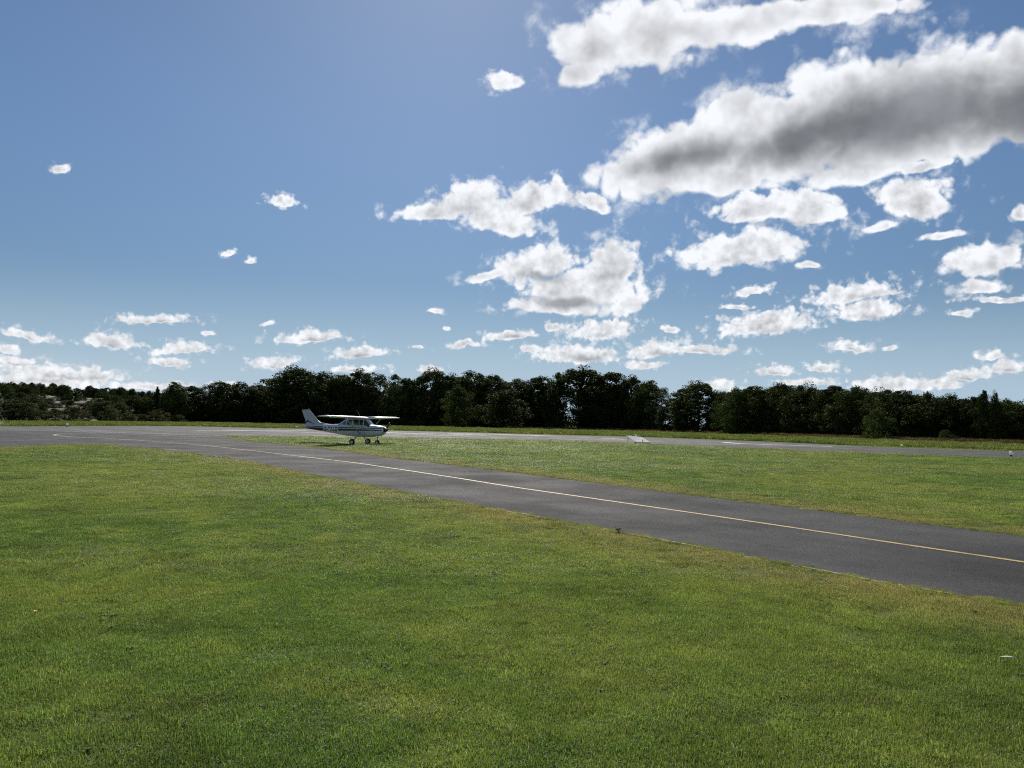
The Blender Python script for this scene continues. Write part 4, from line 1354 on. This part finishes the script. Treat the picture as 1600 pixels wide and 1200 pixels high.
# spinner, propeller, exhaust, aerials, step
V = []; N = 16
prof = [(2.06, .17), (2.14, .165), (2.24, .13), (2.32, .07), (2.36, .015)]
for x, r_ in prof:
    for i in range(N):
        a = 2 * math.pi * i / N; V.append((x, r_ * math.cos(a), 1.13 + r_ * math.sin(a)))
Fc = [(q * N + i, q * N + (i + 1) % N, (q + 1) * N + (i + 1) % N, (q + 1) * N + i) for q in range(4) for i in range(N)] + [tuple(range(64, 80))]
sp = obj('spinner', V, Fc, A_DARK, plane, smooth=True); fix_normals(sp)
ang = R(230)
for q in (0, math.pi):
    a = ang + q
    dv = np.array([0, math.sin(a), math.cos(a)]); sv_ = np.array([0, math.cos(a), -math.sin(a)])
    V = []; secs = [(.10, .05, .9), (.25, .075, .8), (.5, .085, .55), (.72, .07, .35), (.86, .03, .25)]
    for rr, cw_, tw in secs:
        c = np.array([2.13, 0, 1.13]) + dv * rr
        ax = sv_ * math.cos(tw) + np.array([1, 0, 0]) * math.sin(tw)
        nx = np.cross(dv, ax)
        for e1_, e2_ in ((-1, 0), (0, .16), (1, 0), (0, -.16)):
            V.append(tuple(c + ax * cw_ * e1_ + nx * cw_ * e2_))
    Fc = [(q2 * 4 + j, q2 * 4 + (j + 1) % 4, (q2 + 1) * 4 + (j + 1) % 4, (q2 + 1) * 4 + j) for q2 in range(4) for j in range(4)] + [(0, 1, 2, 3), (16, 17, 18, 19)]
    b_ = obj('propeller_blade', V, Fc, A_PROP, plane, smooth=True); fix_normals(b_)
for sgn in (-1, 1): obj('cowl_intake', *box(2.058, sgn * .17, 1.2, .02, .14, .10), A_BLACK, plane)
ev, ef = tube([(1.62, -.12, .72), (1.60, -.13, .58), (1.55, -.14, .50)], [.035, .035, .035], 8)
obj('exhaust_pipe', ev, ef, A_METAL, plane)
av_, af_ = tube([(-.05, .0, 2.10), (-.35, 0, 2.55)], [.012, .006], 5)
obj('aerial', av_, af_, A_METAL, plane)
av_, af_ = tube([(.9, -.35, .70), (.93, -.52, .52), (.86, -.60, .52)], [.015, .015, .015], 5)
obj('step', av_, af_, A_METAL, plane)

# ------------------------------------------------------------------ runway furniture
def plastic(name, col, tr):
    m, k, out = new_mat(name)
    nz = k.noise(k.n('ShaderNodeTexCoord').outputs['Object'], 5.0, 4, 0.6)
    c = k.mix(k.ramp(nz, 0.35, 0.75), col, tuple(x * 0.88 for x in col))
    p = k.n('ShaderNodeBsdfPrincipled'); k.put(p.inputs['Base Color'], c); p.inputs['Roughness'].default_value = 0.45
    t = k.n('ShaderNodeBsdfTranslucent'); k.put(t.inputs['Color'], c)
    mx = k.n('ShaderNodeMixShader'); mx.inputs[0].default_value = tr
    k.nt.links.new(p.outputs[0], mx.inputs[1]); k.nt.links.new(t.outputs[0], mx.inputs[2])
    k.nt.links.new(mx.outputs[0], out.inputs[0])
    return m
M_BOARD = plastic('marker_white', (0.82, 0.82, 0.81), 0.25)
M_ORANGE = simple('marker_orange', (0.55, 0.16, 0.04), 0.6, var=0.15)
M_LAMPW = plastic('lamp_white', (0.86, 0.87, 0.86), 0.6)
M_LAMPD = simple('lamp_base', (0.06, 0.06, 0.065), 0.6)
p = gp(999, 693.6)
mk = empty('marker_board', tuple(p), R(8))
tag(mk, 'white sloping marker board with orange feet at the runway edge', 'marker')
def sheet(pts, th):
    a, b, c, d_ = [np.array(q, float) for q in pts]
    n = np.cross(b - a, d_ - a); n /= np.linalg.norm(n)
    V = [tuple(q + n * th / 2) for q in (a, b, c, d_)] + [tuple(q - n * th / 2) for q in (a, b, c, d_)]
    return V, [(0, 1, 2, 3), (7, 6, 5, 4), (0, 4, 5, 1), (1, 5, 6, 2), (2, 6, 7, 3), (3, 7, 4, 0)]
o = obj('board', *sheet([(-0.55, -.30, .20), (0.98, -.55, .18), (0.40, .80, .66), (-1.0, 1.0, .76)], .03), M_BOARD, mk); fix_normals(o)
for x, y, z in ((-.45, -.2, .20), (.80, -.42, .18)):
    obj('foot', *box(x, y, z / 2, .12, .30, z), M_ORANGE, mk)
obj('foot_rail', *box(.12, -.35, .07, .9, .10, .14), M_ORANGE, mk)
obj('lens', *box(.22, -.52, .12, .16, .12, .14), M_AMB if 'M_AMB' in globals() else simple('amber_lens', (0.75, 0.55, 0.18), 0.3), mk)
obj('lamp_post', *tube([(.16, -.55, .05), (.16, -.55, .46)], [.03, .03], 6), M_LAMPD, mk)
for x, y, h in ((-.85, .88, .73), (.36, .74, .64)):
    obj('prop_leg', *tube([(x, y + .12, 0), (x, y, h)], [.025, .025], 6), M_LAMPD, mk)

def lamp(px, py, r_, label):
    root = empty('runway_light', tuple(gp(px, py)))
    tag(root, label, 'runway light', 'runway edge lights')
    obj('stem', *tube([(0, 0, 0), (0, 0, r_ * 1.1)], [r_ * .7, r_ * .45], 10), M_LAMPD, root)
    V = []; N = 12
    prof = [(r_ * .55, r_ * 1.0), (r_ * .98, r_ * 1.25), (r_ * 1.0, r_ * 1.9), (r_ * .8, r_ * 2.5), (r_ * .3, r_ * 2.85)]
    for rr, z in prof:
        for i in range(N):
            a = 2 * math.pi * i / N; V.append((rr * math.cos(a), rr * math.sin(a), z))
    Fc = [(q * N + i, q * N + (i + 1) % N, (q + 1) * N + (i + 1) % N, (q + 1) * N + i) for q in range(4) for i in range(N)] + [tuple(range(4 * N, 5 * N)), tuple(range(N))[::-1]]
    obj('lens', V, Fc, M_LAMPW, root, smooth=True)
lamp(105, 666.8, .20, 'small white runway light on the far edge at the left')
lamp(994, 684.2, .17, 'white runway light just behind the marker board')
lamp(1409, 699.2, .12, 'tiny white runway light on the verge below the small dark bush')
lamp(1580, 713.6, .14, 'white runway light on the near edge at the far right')

# ------------------------------------------------------------------ small things on the lawn
def weed(px, py, label):
    root = empty('weed', tuple(gp(px, py)))
    tag(root, label, 'weed')
    r = np.random.default_rng(5)
    for i in range(9):
        a = i * 0.7 + r.uniform(-.2, .2); L = r.uniform(.07, .13); z = r.uniform(.04, .11)
        c, s_ = math.cos(a), math.sin(a); wd = .018
        V = [(0, 0, .01), (c * L * .5 - s_ * wd, s_ * L * .5 + c * wd, z), (c * L, s_ * L, z * .9), (c * L * .5 + s_ * wd, s_ * L * .5 - c * wd, z)]
        obj('leaf', V, [(0, 1, 2, 3)], M_LEAF2, root)
weed(966, 832, 'dark leafy weed growing over the taxiway edging')
pd = gp(54, 964)
dn_ = empty('dandelion', tuple(pd)); tag(dn_, 'single yellow dandelion flower in the lawn at the left', 'flower')
obj('flower_stem', *tube([(0, 0, 0), (0, 0, .05)], [.002, .002], 5), M_LEAF2, dn_)
V = [(0, 0, .056)]; 
for ring, (rr, z) in enumerate(((.014, .056), (.022, .050))):
    for i in range(14):
        a = 2 * math.pi * i / 14 + ring * .2; q = rr * (1 if i % 2 else .8); V.append((q * math.cos(a), q * math.sin(a), z))
Fc = [(0, 1 + i, 1 + (i + 1) % 14) for i in range(14)] + [(1 + i, 15 + i, 15 + (i + 1) % 14, 1 + (i + 1) % 14) for i in range(14)]
obj('petals', V, Fc, simple('dandelion_yellow', (0.75, 0.52, 0.02), 0.6), dn_)
fp = gp(1576, 1040)
V = []
for i in range(9):
    t = i / 8; wv = .014 * math.sin(math.pi * min(1, t * .9 + .08))
    for e in (-1, 0, 1):
        V.append((-.06 + .12 * t, e * wv + .02 * t * t, .052 + .012 * math.sin(3 * t) + .006 * abs(e)))
Fc = [(i * 3 + j, i * 3 + j + 1, i * 3 + 3 + j + 1, i * 3 + 3 + j) for i in range(8) for j in range(2)]
ft = obj('feather', V, Fc, simple('feather_white', (0.78, 0.78, 0.76), 0.7), None, smooth=True, loc=fp)
ft.rotation_euler = (0, 0, R(-25))
tag(ft, 'small white feather lying on the grass at lower right', 'feather')
